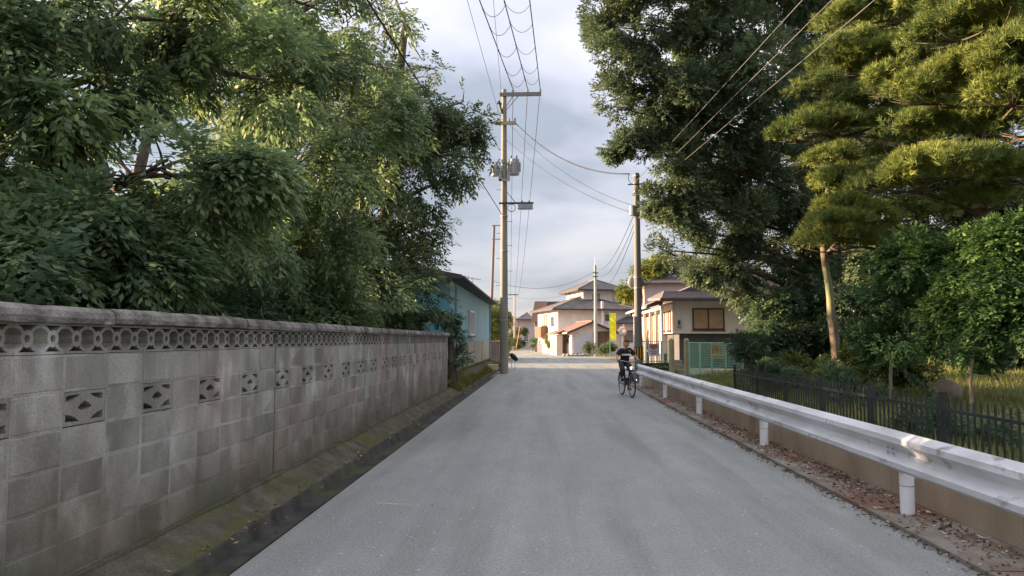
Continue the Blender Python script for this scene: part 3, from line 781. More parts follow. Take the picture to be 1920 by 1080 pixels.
for i, (lb, ya, yb, xx) in enumerate(und):
    q = random.Random(i + 40)
    cl = [(Vector((xx - q.uniform(0, .7), ya + (yb - ya) * (k + .5) / 6, q.uniform(.6, 1.75))), q.uniform(.55, .75)) for k in range(6)] + [(Vector((xx - .4, ya + (yb - ya) * (k + .5) / 5, q.uniform(1.5, 2.1))), .55) for k in range(5)]
    if i == 0: cl += [(Vector((xx - .9 - k % 3, 21.0 + .45 * k, 2.0 + .3 * (k % 2))), .7) for k in range(6)]  # dark bush, filled out to stop low sun through the gap
    shrub('evergreen_shrub', lb, cl, dict(dens=260, per=8, ll=.12, lw=.05, spray=.25, droop=.2, gap=.05, seed=60 + i), lf_dark, (xx - .4, (ya + yb) / 2, 0), GU, seed=i)
for i in range(7):  # row of evergreens added to block low sun leaking through the grove
    q = random.Random(i + 70); ya = 3.5 + i * 3.6; lbl = ['first', 'second', 'third', 'fourth', 'fifth', 'sixth', 'seventh'][i]
    cl = [(Vector((-13 + q.uniform(-.8, .8), ya + q.uniform(0, 3.6), q.uniform(.8, 4.4))), q.uniform(1.0, 1.4)) for k in range(9)]
    shrub('sun_block_tree', 'added tall evergreen blocking low sun behind the left grove, %s of the row counting from the camera' % lbl, cl, dict(dens=130, per=8, ll=.2, lw=.09, spray=.35, droop=.2, gap=.3, seed=160 + i), lf_dark, (-13, ya + 1.8, 0), 'added sun-blocking evergreens behind the left grove', cat='tree', seed=i)
# dark creeper-clad stump at the wall end
sh = shrub('climbing_shrub', 'dark climbing shrub on a thin trunk in the gap between block wall and pale wall',
      C([(845, 612, 21.4, .22), (862, 635, 21.3, .16), (868, 668, 21.2, .15), (838, 600, 21.6, .3), (852, 650, 21.3, .15), (846, 690, 21.3, .2), (848, 670, 21.3, .2)]), dict(dens=420, per=8, ll=.11, lw=.05, spray=.2, gap=0, seed=77), lf_dark, (-2.62, 21.2, .1), seed=9)
b = MB(); trunk_tube(b, [(-2.62, 21.2, .05), (-2.6, 21.25, .9), (-2.68, 21.3, 1.7)], .13, .09, seed=5); b.build('trunk', m_bark, sh, smooth=True)

# right broadleaf trees
c5 = C([(1175, 40, 22, 1.1), (1165, 120, 22, .8), (1210, 190, 22, 1.0), (1190, 270, 22, .7), (1250, 300, 22.3, 1.0), (1320, 110, 23, 1.6), (1380, 230, 23, 1.5, .8), (1270, 420, 22.8, .85, .8), (1235, 370, 22.5, .6), (1360, 420, 23.5, 1.2),
        (1450, 120, 22.5, 1.6, .8), (1460, 330, 24, 1.5, .8), (1200, -60, 22, 1.4), (1360, -60, 23, 1.8), (1330, 500, 24, .7, .8), (1400, 500, 24, 1.0), (1300, 340, 22.6, 1.1), (1260, 200, 22.3, 1.2), (1500, -60, 23, 1.8), (1540, 230, 25, 1.6, .8),
        (1460, 440, 24.5, 1.2, .7), (1290, 20, 22.5, 1.3), (1150, 200, 22, .35, .6), (1250, 470, 23, .35, .6), (1140, 50, 22, .4, .6), (1440, 540, 24.5, .9), (1400, 340, 24, 1.3), (1330, 250, 23, 1.1), (1300, 460, 23, .6), (1500, 480, 25, 1.3), (1540, 400, 26, 1.2), (1540, 60, 24, 1.6, .7)])
tree('oak_tree', 'tall dark broadleaf evergreen whose small-leaved crown overhangs the road beside the right utility pole', tuple(P(1500, 690, 25)), tuple(P(1470, -40, 24)), c5,
     dict(dens=520, per=11, ll=.10, lw=.055, spray=.28, droop=.05, gap=-.04, seed=5, sq=.95, flat=.9), lf_oak, r0=.34, seed=5, via=[P(1512, 450, 25), P(1505, 250, 25)])
c6 = C([(1620, 300, 29, 1.7, .5), (1580, 460, 29, 1.5, .6), (1720, 200, 29, 2.0, .6), (1680, 380, 29, 1.6, .5), (1800, 300, 28, 1.9), (1880, 350, 27, 1.8), (1640, 100, 29, 1.8, .8), (1780, 420, 28, 1.6, .7), (1850, 180, 28, 2, .8), (1750, 40, 29, 2, .8),
        (1600, 540, 29, 1.4), (1900, 60, 28, 2), (1600, -20, 29, 2), (1560, 380, 27, 1.2, .8), (1540, 320, 27, 1.2, .8), (1660, 480, 28, 1.4, .8), (1750, 540, 28, 1.6), (1560, 120, 27, 1.3, .9), (1900, 420, 27, 1.6, .8)])
tree('cedar_tree', 'dark dense tree standing farthest back behind the two pines on the right', tuple(P(1720, 680, 29)), tuple(P(1730, 0, 29)), c6,
     dict(dens=160, per=10, ll=.2, lw=.08, spray=.4, droop=.3, gap=.2, seed=6), lf_oak, r0=.4, seed=6)
# pines
m_pinebark = mat('bark_pine', (0.25, 0.19, 0.14), (0.13, 0.10, 0.075), scale=4, rough=.95, bump=.8, bscale=14, stretch=(1, 1, .3), third=((0.22, 0.24, 0.13), 1.5, .5, .6, (1, 1, .4)))
def pads(lst):
    o = []
    for (x, y, Y, rxp, ryp) in lst:
        k = FPX / Y; o.append((np.array(P(x, y, Y)), rxp / k, rxp / k * .8, ryp * 1.02 / k))
    return o
def pine(label, base, via, top, plist, seed, r0, dens=900):
    pd = pads(plist)
    t = empty('pine_tree', base, label, 'tree', 'pines in the garden on the right')
    b = MB(); line = trunk_tube(b, [base] + via + [top], r0, r0 * .45, seed=seed); b.build('trunk', m_pinebark, t, smooth=True)
    q = random.Random(seed)
    for (c, rx, ry, rz) in pd:
        b = MB()
        cen = Vector(c) - Vector((0, 0, rz * .4)); s = min(line, key=lambda p: (p - cen).length + max(0, p.z - cen.z) * .5)
        trunk_tube(b, [s, s.lerp(cen, .5) + Vector((0, 0, .12)), cen], r0 * .32, .02, n=6, seed=q.randint(0, 99))
        for _ in range(7):
            a = q.uniform(0, 6.28); b.tube([cen, cen + Vector((math.cos(a) * rx * .5, math.sin(a) * ry * .5, .02)), cen + Vector((math.cos(a) * rx * .9, math.sin(a) * ry * .9, rz * .2))], [.025, .015, .005], 4)
        b.build('limb', m_bark, t, smooth=True, fixn=False)
    mesh_obj('crown', needles(pd, dens, seed=seed), lf_pine, t)
pine('pale-trunked pine left of the other, its lowest yellow-green pad above the thicket', tuple(P(1572, 690, 18)), [P(1556, 560, 18), P(1548, 400, 18)], P(1600, 60, 18),
     [(1600, 425, 17.3, 95, 52), (1575, 455, 17.5, 70, 45), (1545, 235, 17.5, 65, 34), (1600, 205, 17.6, 85, 48), (1660, 115, 17.5, 100, 48), (1740, 105, 17.5, 80, 44), (1590, 345, 17.8, 75, 40), (1660, 240, 17.8, 95, 50), (1640, 35, 18, 95, 55),
      (1500, 255, 18, 45, 26), (1660, 335, 17.2, 70, 42), (1570, 130, 18, 60, 38), (1700, 20, 18, 90, 50), (1760, 210, 18, 80, 44), (1655, 455, 17.6, 50, 30), (1570, 300, 17.4, 50, 30), (1565, 385, 17.5, 45, 22), (1590, 90, 17.4, 60, 36), (1540, 160, 17.6, 45, 28), (1720, 400, 17.8, 60, 30), (1690, 290, 17.8, 60, 34)], 3, .115, 620)
pine('larger pine at the right edge with broad bright yellow-green pads', tuple(P(1855, 690, 15)), [P(1850, 500, 15), P(1835, 250, 15)], P(1880, -60, 15),
     [(1775, 318, 13.8, 115, 44), (1700, 345, 14.2, 75, 36), (1850, 140, 13.5, 105, 60), (1760, 175, 14, 95, 52), (1880, 30, 13, 95, 52), (1800, 60, 13.5, 85, 46), (1900, 180, 13, 80, 50), (1780, -30, 14, 110, 50), (1930, 95, 12.8, 80, 52), (1840, 240, 14.5, 90, 44),
      (1920, 330, 13.6, 60, 34), (1720, 250, 14.6, 80, 44), (1690, 160, 14.8, 70, 40), (1850, 380, 14.6, 70, 30), (1820, 10, 13.4, 70, 40), (1940, 240, 13.4, 60, 40)], 4, .2, 760)
c7 = C([(1740, 500, 14, .75), (1820, 480, 13.5, .8), (1900, 520, 13, .8), (1770, 580, 14, .7), (1860, 590, 13.2, .8), (1700, 570, 15, .7), (1950, 600, 12.5, .8), (1800, 650, 13.6, .45), (1690, 640, 15, .6), (1900, 440, 13.5, .7)])
tree('maple_tree', 'low fresh green maple at the right edge, below the pines', tuple(P(1835, 700, 14)), tuple(P(1825, 470, 14)), c7, dict(dens=420, per=10, ll=.10, lw=.055, spray=.3, droop=.25, gap=.12, seed=8), lf_maple, r0=.09, seed=8)
GT = 'dark evergreen bushes behind the iron fence'
bush = [('dark rounded evergreen bush beside the green mesh fence and the cream house', [(1425, 600, 23, .6), (1435, 650, 23, .75), (1420, 695, 23, .55), (1445, 570, 23.5, .6), (1460, 690, 23, .7)], (1435, 712, 23)),
        ('dark evergreen bush directly left of the pale pine trunk', [(1480, 590, 24, 1.0), (1500, 640, 24, 1.0), (1460, 650, 23.5, .8), (1520, 560, 24.5, .9), (1530, 670, 24, .7)], (1490, 710, 24)),
        ('dark evergreen bush directly right of the pale pine trunk', [(1610, 590, 23, 1.0), (1640, 640, 23, .9), (1590, 650, 23, .8), (1680, 600, 23, .9), (1650, 550, 24, .9)], (1630, 705, 23)),
        ('dark evergreen bush under the maple beside the grey garden rock', [(1740, 620, 20, .9), (1800, 640, 20, .9), (1850, 620, 20, .9), (1770, 580, 21, 1), (1900, 600, 20, 1), (1890, 660, 20, .8), (1950, 640, 19, 1)], (1820, 700, 20))]
for i, (ya, yb_, nm) in enumerate(((17.0, 20.5, 'at the far end of the black iron fence'), (13.2, 16.6, 'behind the middle of the black iron fence'), (9.6, 11.6, 'behind the black iron fence near the left sapling'), (7.3, 8.6, 'nearest, behind the black iron fence'))):
    qq = random.Random(i + 5); n_ = 7 if i < 2 else 4
    cl = [(Vector((5.3 + qq.uniform(0, 1.6 - .25 * i), ya + (yb_ - ya) * (k + .5) / n_, qq.uniform(.35, .62) - .05 * i)), qq.uniform(.36, .5) - .04 * i) for k in range(n_)]
    shrub('low_bush', 'low dark green bush ' + nm, cl, dict(dens=520, per=8, ll=.07, lw=.035, spray=.16, droop=.1, gap=.2, seed=140 + i), lf_dark, (5.9, (ya + yb_) / 2, .1), 'low bushes behind the iron fence', seed=i)
for i, (lb, cl, bs) in enumerate(bush):
    shrub('evergreen_bush', lb, C(cl), dict(dens=300, per=9, ll=.12, lw=.05, spray=.28, droop=.2, gap=.08, seed=80 + i), lf_dark, tuple(P(*bs)), GT, seed=i)
yb = [('small yellow-green bush at the foot of the pale pine trunk', [(1540, 690, 18, .35), (1600, 680, 18, .45), (1570, 700, 17.6, .3), (1630, 690, 18, .3)]), ('small yellow-green bush beside the thin pale sapling stake', [(1700, 690, 16, .4), (1660, 700, 16, .3), (1730, 700, 16, .3)]),
      ('small pale bush between the dark bushes behind the fence', [(1480, 690, 21, .35), (1510, 700, 21, .3)])]
for i, (lb, cl) in enumerate(yb):
    shrub('garden_bush', lb, C(cl), dict(dens=500, per=8, ll=.11, lw=.045, spray=.22, droop=.1, gap=.05, seed=90 + i), leafmat('leaf_bush_%d' % i, (0.08, 0.12, 0.03), (0.17, 0.21, 0.05), (.28, .28, .08)), tuple(P(cl[0][0], 725, cl[0][2])), 'small garden bushes', seed=i)
b = MB(); b.ell((P(1772, 722, 14.5).x, 14.5, .50), (.30, .26, .26), 12, 8)
rk = b.build('garden_rock', mat('rock', (0.33, 0.26, 0.2), (0.2, 0.16, 0.12), scale=5, bump=.6), smooth=True); tag(rk, 'rounded brownish garden rock lying in the yellow grass', 'rock')
for (x, y0, y1, Y, lb) in ((1672, 735, 660, 13, 'thin pale sapling trunk behind the iron fence, left of the garden rock'), (1822, 740, 672, 12.5, 'thin pale sapling trunk behind the iron fence, right of the garden rock')):
    t = empty('sapling', tuple(P(x, y0, Y)), lb, 'tree', 'saplings behind the iron fence'); b = MB(); trunk_tube(b, [P(x, y0 + 20, Y), P(x - 2, (y0 + y1) / 2, Y), P(x + 2, y1, Y)], .035, .02, n=7); b.build('trunk', m_barkp, t, smooth=True)
    mesh_obj('crown', foliage(C([(x - 10, y1 - 10, Y, .22), (x + 15, y1 - 20, Y, .2)]), 300, per=7, ll=.08, lw=.035, spray=.18, seed=int(x)), lf_maple, t)
# wood beyond the garden
q = random.Random(12)
cl = [(Vector((12 + i * 2.2 + q.uniform(-.5, .5), 36 + q.uniform(-2, 3), q.uniform(1.2, 3.8))), q.uniform(1.6, 2.1)) for i in range(14)]
cl += [(Vector((13 + i * 2.2, 37, 1.0)), 1.7) for i in range(13)]
o = mesh_obj('distant_thicket', foliage(cl, 60, per=9, ll=.28, lw=.12, spray=.5, gap=0, seed=99), lf_dark); tag(o, 'dark thicket closing the back of the garden on the right', 'thicket', kind='stuff')
# sunlit trees far off
c8 = C([(1235, 500, 62, 1.3), (1262, 490, 62, 1.1, .7), (1215, 510, 62, 1.2), (1290, 505, 62, 1.3, .7), (1180, 545, 62, 1.0), (1205, 530, 62, 1.4)])
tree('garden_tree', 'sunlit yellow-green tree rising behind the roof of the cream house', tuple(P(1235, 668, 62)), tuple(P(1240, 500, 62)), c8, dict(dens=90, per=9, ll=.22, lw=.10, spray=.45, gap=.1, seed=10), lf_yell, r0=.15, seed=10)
c9 = [(Vector((-4.1, 52 + i * 1.8, z)), 1.2) for i in range(6) for z in (1.2, 2.6, 3.4)]
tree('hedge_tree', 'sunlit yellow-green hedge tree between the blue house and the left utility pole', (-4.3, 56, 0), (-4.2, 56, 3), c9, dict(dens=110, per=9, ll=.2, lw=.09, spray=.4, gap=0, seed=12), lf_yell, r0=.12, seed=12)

m_wirep = mat('wire_grey', (0.12, 0.12, 0.12), (0.09, 0.09, 0.09), rough=.5)
# ------------------------------------------------------------------ buildings
m_cream = mat('stucco_cream', (0.74, 0.63, 0.55), (0.66, 0.56, 0.48), scale=1.5, rough=.9, stretch=(1, 1, .4), bump=.1)
m_white = mat('stucco_white', (0.74, 0.68, 0.63), (0.66, 0.60, 0.55), scale=1.5, rough=.9, stretch=(1, 1, .4), bump=.1)
m_pink = mat('stucco_pink', (0.52, 0.44, 0.42), (0.44, 0.37, 0.36), scale=1.5, rough=.9, stretch=(1, 1, .4))
m_blue = mat('siding_blue', (0.15, 0.37, 0.45), (0.115, 0.30, 0.37), scale=2, rough=.6, stretch=(1, 1, .2), rnd=.06, third=((0.22, 0.3, 0.3), 3, .6, .75, (1, 1, .3)))
m_found = mat('foundation_cream', (0.42, 0.39, 0.31), (0.28, 0.27, 0.21), scale=1.2, rough=.9, stretch=(1, 1, .5), third=((0.14, 0.14, 0.09), 1.2, .5, .65, (1, 1, .3)))
m_roofd = mat('roof_dark', (0.075, 0.07, 0.075), (0.05, 0.047, 0.05), scale=2, rough=.7)
m_roofg = mat('roof_slate', (0.14, 0.125, 0.125), (0.10, 0.09, 0.09), scale=1.2, rough=.75, bump=.3, bscale=4)
m_roofp = mat('roof_pinkgrey', (0.215, 0.175, 0.175), (0.17, 0.14, 0.14), scale=1.2, rough=.6)
m_roofr = mat('roof_redbrown', (0.26, 0.135, 0.115), (0.19, 0.10, 0.085), scale=1.5, rough=.7, bump=.3, bscale=5)
m_brownp = mat('mansard_brown', (0.25, 0.175, 0.14), (0.20, 0.14, 0.11), scale=1.2, rough=.8)
m_darkbase = mat('base_darkgrey', (0.10, 0.10, 0.105), (0.07, 0.07, 0.075), scale=1.5, rough=.85)
m_frame = mat('sash_bronze', (0.10, 0.055, 0.035), (0.07, 0.04, 0.028), rough=.45)
m_framew = mat('sash_white', (0.72, 0.72, 0.70), (0.6, 0.6, 0.58), rough=.5)
m_blind = mat('blind_ochre', (0.42, 0.27, 0.16), (0.34, 0.21, 0.12), scale=2, rough=.35, spec=.6)
m_glass = mat('window_glass', (0.12, 0.12, 0.13), (0.07, 0.07, 0.08), scale=1, rough=.12, spec=.8)
m_curt = mat('curtained_glass', (0.44, 0.34, 0.33), (0.3, 0.22, 0.22), scale=3, rough=.25, spec=.6, stretch=(3, 3, .3))
m_trimw = mat('trim_white', (0.70, 0.66, 0.60), (0.62, 0.58, 0.52), rough=.7)
m_wood = mat('timber_brown', (0.20, 0.12, 0.08), (0.13, 0.08, 0.055), scale=3, rough=.85, stretch=(1, 1, .2))

def lb(parent, name, m, x0, x1, y0, y1, z0, z1, label=None):
    b = MB(); b.b2(x0, x1, y0, y1, z0, z1); return b.build(name, m, parent, local=True, label=label)
def window_f(par, x0, x1, z0, z1, y, n=2, fm=m_frame, gm=m_glass, t=.05, sill=True):
    "window in a wall facing -Y (local coordinates)"
    b = MB(); b.b2(x0, x1, y - .05, y + .02, z1 - t, z1); b.b2(x0, x1, y - .05, y + .02, z0, z0 + t)
    b.b2(x0, x0 + t, y - .05, y + .02, z0 + t, z1 - t); b.b2(x1 - t, x1, y - .05, y + .02, z0 + t, z1 - t)
    for i in range(1, n):
        xm = x0 + (x1 - x0) * i / n; b.b2(xm - t / 2, xm + t / 2, y - .045, y + .02, z0 + t, z1 - t)
    wdw = b.build('window', fm, par, local=True)
    for i in range(n):
        a = x0 + (x1 - x0) * i / n + t * .5 + (.5 * t if i == 0 else 0); c = x0 + (x1 - x0) * (i + 1) / n - t * .5 - (.5 * t if i == n - 1 else 0)
        lb(wdw, 'pane', gm, a + .001, c - .001, y - .022 - .006 * (i % 2), y - .012 - .006 * (i % 2), z0 + t + .001, z1 - t - .001)
    if sill: lb(wdw, 'sill', fm, x0 - .04, x1 + .04, y - .09, y - .002, z0 - .045, z0 - .002)
    return wdw
def window_l(par, y0, y1, z0, z1, x, n=2, fm=m_frame, gm=m_glass, t=.05, sill=True):
    b = MB(); a_, c_ = x - .05, x + .02
    b.b2(a_, c_, y0, y1, z1 - t, z1); b.b2(a_, c_, y0, y1, z0, z0 + t); b.b2(a_, c_, y0, y0 + t, z0 + t, z1 - t); b.b2(a_, c_, y1 - t, y1, z0 + t, z1 - t)
    for i in range(1, n):
        ym = y0 + (y1 - y0) * i / n; b.b2(a_ + .005, c_, ym - t / 2, ym + t / 2, z0 + t, z1 - t)
    wdw = b.build('window', fm, par, local=True)
    for i in range(n):
        a = y0 + (y1 - y0) * i / n + t * .5 + (.5 * t if i == 0 else 0); c = y0 + (y1 - y0) * (i + 1) / n - t * .5 - (.5 * t if i == n - 1 else 0)
        lb(wdw, 'pane', gm, x - .022 - .006 * (i % 2), x - .012 - .006 * (i % 2), a + .001, c - .001, z0 + t + .001, z1 - t - .001)
    if sill: lb(wdw, 'sill', fm, x - .09, x - .002, y0 - .04, y1 + .04, z0 - .045, z0 - .002)
    return wdw
def hip_roof(par, x0, x1, y0, y1, z0, z1, m, over=.6, th=.14, inset=None, name='roof', fascia=m_roofd):
    x0 -= over; x1 += over; y0 -= over; y1 += over
    W_, D_ = x1 - x0, y1 - y0; k = inset if inset is not None else min(W_, D_) / 2 - .02
    if W_ >= D_: rid = [(x0 + k, (y0 + y1) / 2), (x1 - k, (y0 + y1) / 2)]
    else: rid = [((x0 + x1) / 2, y0 + k), ((x0 + x1) / 2, y1 - k)]
    b = MB()
    v = [(x0, y0, z0), (x1, y0, z0), (x1, y1, z0), (x0, y1, z0), (x0, y0, z0 + th), (x1, y0, z0 + th), (x1, y1, z0 + th), (x0, y1, z0 + th), (*rid[0], z1), (*rid[1], z1)]
    if W_ >= D_: top = [(4, 5, 9, 8), (6, 7, 8, 9), (5, 6, 9), (7, 4, 8)]
    else: top = [(4, 5, 8), (5, 6, 9, 8), (6, 7, 9), (7, 4, 8, 9)]
    b.add(v, [(3, 2, 1, 0), (0, 1, 5, 4), (1, 2, 6, 5), (2, 3, 7, 6), (3, 0, 4, 7)] + top)
    r = b.build(name, m, par, local=True)
    b = MB(); b.bar((*rid[0], z1 + .03), (*rid[1], z1 + .03), .22, .14)
    for i, (cx, cy) in enumerate(((x0, y0), (x1, y0), (x1, y1), (x0, y1))):
        e_ = rid[0] if ((W_ >= D_ and i in (0, 3)) or (W_ < D_ and i in (0, 1))) else rid[1]
        b.bar((cx, cy, z0 + th + .02), (*e_, z1 + .02), .16, .09)
    b.build('ridge_caps', m, r, local=True)
    b = MB(); b.b2(x0 - .07, x1 + .07, y0 - .09, y0 - .004, z0 - .03, z0 + .07); b.build('gutter', fascia, r, local=True)
    b = MB(); b.b2(x0 - .09, x0 - .004, y0, y1, z0 - .03, z0 + .07); b.build('gutter', fascia, r, local=True)
    return r
def gable_y(par, x0, x1, y0, y1, ze, zr, m, th=.14, over=.7, overy=.6, name='roof'):
    "ridge along local Y; x0..x1 walls"
    xm = (x0 + x1) / 2; sl = (zr - ze) / (xm - x0)
    xa, xb = x0 - over, x1 + over; za = ze - sl * over; ya, yb = y0 - overy, y1 + overy
    b = MB(); b.prism([(xa, za), (xm, zr), (xb, za), (xb, za - th), (xm, zr - th), (xa, za - th)], ya, yb, 'Y')
    r = b.build(name, m, par, local=True)
    b = MB(); b.b2(xm - .12, xm + .12, ya - .02, yb + .02, zr - .02, zr + .12); b.build('ridge_cap', m, r, local=True)
    for s in (-1, 1):
        b = MB(); xe = xa if s < 0 else xb
        b.prism([(xe, za + .02), (xm + s * .001, zr + .02), (xm + s * .001, zr - .2), (xe, za - .2)], ya - .045, ya - .003, 'Y'); b.build('verge_board', m_trimw if False else m_roofd, r, local=True)
    b = MB(); b.b2(xa - .1, xa - .004, ya, yb, za - .16, za - .05); b.build('gutter', m_trimw, r, local=True)
    return r
def gable_wall(par, x0, x1, y0, y1, ze, zr, m, z0=0, name='wall'):
    xm = (x0 + x1) / 2
    b = MB(); b.prism([(x0, z0), (x1, z0), (x1, ze), (xm, zr), (x0, ze)], y0, y1, 'Y'); return b.build(name, m, par, local=True)

# blue house on the left
bh = empty('blue_house', (-2.97, 23.6, 0), 'low pale blue house with dark thin eave and narrow white window, left of the road', 'house')
lb(bh, 'wall', m_blue, -6.5, -.012, 0.01, 16.9, 1.45, 3.42)
for i in range(10):
    lb(bh, 'siding_panel', m_blue, -.010, .012, i * 1.69 + .012, i * 1.69 + 1.678, 1.46, 3.40)
for i in range(4):
    lb(bh, 'siding_panel', m_blue, -.3 - i * 1.6 - 1.58, -.3 - i * 1.6, -.012, .008, 1.46, 3.40)
lb(bh, 'foundation', m_found, -6.52, .045, -.03, 16.93, -.05, 1.45)
b = MB(); b.prism([(.42, 3.40), (.42, 3.52), (-3.2, 4.25), (-6.9, 3.52), (-6.9, 3.40)], -.5, 17.35, 'Y'); r_ = b.build('roof', m_roofd, bh, local=True)
b = MB(); b.tube([(.47, -.4, 3.44), (.47, 17.3, 3.40)], .05, 8); b.build('gutter', m_roofd, r_, local=True)
b = MB(); b.tube([(.08, 16.6, 3.4), (.08, 16.6, .2)], .035, 8); b.build('downpipe', m_blue, bh, local=True)
b = MB(); b.tube([(.06, 1.2, 3.4), (.06, 1.2, .2)], .035, 8); b.build('downpipe', m_blue, bh, local=True)
def window_r(par, y0, y1, z0, z1, x):
    t = .07; b = MB(); a_, c_ = x - .02, x + .09
    b.b2(a_, c_, y0, y1, z1 - t, z1); b.b2(a_, c_, y0, y1, z0, z0 + t); b.b2(a_, c_, y0, y0 + t, z0 + t, z1 - t); b.b2(a_, c_, y1 - t, y1, z0 + t, z1 - t)
    b.b2(a_, c_ - .01, (y0 + y1) / 2 - .03, (y0 + y1) / 2 + .03, z0 + t, z1 - t)
    wd = b.build('window', m_framew, par, local=True)
    for a, c in ((y0 + t, (y0 + y1) / 2 - .031), ((y0 + y1) / 2 + .031, y1 - t)): lb(wd, 'pane', m_framew if False else mat('frosted_glass', (0.45, 0.5, 0.52), (0.38, 0.42, 0.45), rough=.3), x + .001, x + .02, a + .001, c - .001, z0 + t + .001, z1 - t - .001)
    lb(wd, 'sill', m_darkbase, x - .002, x + .13, y0 - .05, y1 + .05, z0 - .06, z0 - .002)
window_r(bh, 5.6, 7.4, 1.66, 2.66, .012)
for (x, y, Y, nm) in ((862, 515, 30, 'left of the two'), (886, 520, 33, 'right of the two')):
    p = P(x, y, Y); t = empty('tv_antenna', (p.x, p.y, 3.8), 'small television antenna on the blue house roof, %s' % nm, 'antenna', 'antennas on the blue house')
    b = MB(); b.tube([(p.x, p.y, 3.6), (p.x, p.y, p.z)], .014, 6); b.build('mast', m_metal, t)
    b = MB()
    b.bar((p.x - .45, p.y, p.z), (p.x + .35, p.y, p.z - .1), .018)
    for k in range(7):
        f = k / 6; c = Vector((p.x - .45 + .8 * f, p.y, p.z - .1 * f)); b.bar(c + Vector((0, -.16, -.07)), c + Vector((0, .16, .07)), .012)
    b.build('elements', m_dmetal, t, kind='stuff')

# brown wall over the side road
bw = empty('brown_block_wall', (-3, 49.6, 0), 'brown block wall on the far corner of the side road, behind the left utility pole', 'wall')
mbw = mat('brown_block', (0.20, 0.15, 0.12), (0.14, 0.105, 0.085), rnd=.2, rough=.9)
b = MB(); b.b2(-12, -2.95, 49.4, 49.5, 0, 1.38); b.build('front_panel', mbw, bw)
b = MB(); b.b2(-3.05, -2.95, 49.502, 63, 0, 1.38); b.build('side_panel', mbw, bw)
b = MB(); b.b2(-12, -2.90, 49.35, 49.55, 1.381, 1.44); b.b2(-3.10, -2.90, 49.552, 63, 1.381, 1.44); b.build('coping', m_found, bw)

# cream house on the right
x0 = P(1262, 600, 40).x
ch = empty('cream_house', (x0, 40, .3), 'cream single-storey house with wide bronze window above a dark base, right of the road', 'house')
hz = -.3
lb(ch, 'wall', m_cream, 0, 9, 0, 4.2, 1.85 + hz, 3.72 + hz)
lb(ch, 'base', m_darkbase, .35, 8.9, .25, 4.1, -.3, 1.85 + hz)
gable_wall(ch, 0, 9.6, 4.2, 13, 3.75 + hz, 5.75 + hz, m_cream, z0=0.4)
lb(ch, 'base', m_darkbase, .06, 9.5, 4.26, 12.9, -.3, .4)
gable_y(ch, 0, 9.6, 4.2, 13, 3.85 + hz, 5.85 + hz, m_roofp, over=.9, overy=.7)
b = MB(); v0, v1 = -.75, 4.1
b.add([(v0, -.65, 3.68 + hz), (v1 + .3, -.65, 3.68 + hz), (v1 + .3, 4.18, 4.34 + hz), (v0 + .9, 4.18, 4.34 + hz), (v0, 4.18, 3.90 + hz),
       (v0, -.65, 3.56 + hz), (v1 + .3, -.65, 3.56 + hz), (v1 + .3, 4.18, 3.74 + hz), (v0, 4.18, 3.74 + hz)],
      [(0, 1, 2, 3, 4), (5, 8, 7, 6), (0, 5, 6, 1), (1, 6, 7, 2), (2, 7, 8, 4, 3), (4, 8, 5, 0)])
pr_ = b.build('pent_roof', m_roofp, ch, local=True, fixn=True)
b = MB(); b.b2(v0 - .02, v1 + .34, -.76, -.655, 3.50 + hz, 3.64 + hz); b.build('gutter', m_roofd, pr_, local=True)
for k in range(12):
    f0, f1 = k / 12, (k + 1) / 12; ya_, yb_ = -.65 + 4.83 * f0, -.65 + 4.83 * f1; za_, zb_ = 3.68 + hz + .66 * f0, 3.68 + hz + .66 * f1
    xl_ = v0 + .06 + .9 * f0; b = MB(); b.add([(xl_, ya_, za_ + .035), (v1 + .3, ya_, za_ + .035), (v1 + .3, yb_, zb_ + .006), (xl_, yb_, zb_ + .006), (xl_, ya_, za_ + .002), (v1 + .3, ya_, za_ + .002)], [(0, 1, 2, 3), (4, 5, 1, 0), (1, 5, 2), (4, 0, 3)])
    b.build('roof_course', m_roofp, pr_, local=True)
b = MB(); b.add([(4.6, -.5, 3.66 + hz), (9.6, -.5, 3.66 + hz), (9.6, 4.18, 4.3 + hz), (4.6, 4.18, 4.3 + hz), (4.6, -.5, 3.5 + hz), (9.6, -.5, 3.5 + hz), (9.6, 4.18, 3.74 + hz), (4.6, 4.18, 3.74 + hz)],
      [(0, 1, 2, 3), (4, 7, 6, 5), (0, 4, 5, 1), (1, 5, 6, 2), (2, 6, 7, 3), (3, 7, 4, 0)]); b.build('side_roof', m_roofp, ch, local=True)
xa, xb = P(1298, 600, 40).x - x0, P(1358, 600, 40).x - x0
window_f(ch, xa, xb, 2.02 + hz, 3.16 + hz, 0, 2, m_frame, m_blind, t=.07)
window_f(ch, 5.4, 7.1, 2.02 + hz, 3.16 + hz, 0, 2, m_frame, m_glass, t=.07)
lb(ch, 'ledge', m_trimw, -.03, 9.03, -.06, -.004, 1.83 + hz, 1.90 + hz)
mt = lb(ch, 'electric_meter', m_darkbase, .25, .37, -.08, -.003, 2.30 + hz, 2.52 + hz)
lb(mt, 'meter_dial', m_metal, .21, .41, -.10, -.003, 2.12 + hz, 2.24 + hz)
b = MB(); b.tube([(.31, -.05, 2.52 + hz), (.31, -.05, 3.5 + hz)], .02, 6); b.build('conduit', m_trimw, ch, local=True)
for k, (ya, yb) in enumerate(((.6, 1.9), (2.5, 3.9), (5.0, 6.6), (7.4, 9.0), (9.8, 11.4))):
    window_l(ch, ya, yb, (1.9 if ya < 4.2 else .9) + hz + .05, 3.05 + hz, 0, 2, m_frame, m_curt, t=.07)
for y in (.12, 2.2, 4.5, 7.0, 9.4, 12.2):
    b = MB(); b.b2(-.62, -.50, y - .06, y + .06, -.3, 3.12 + hz); b.build('porch_post', m_trimw, ch, local=True)
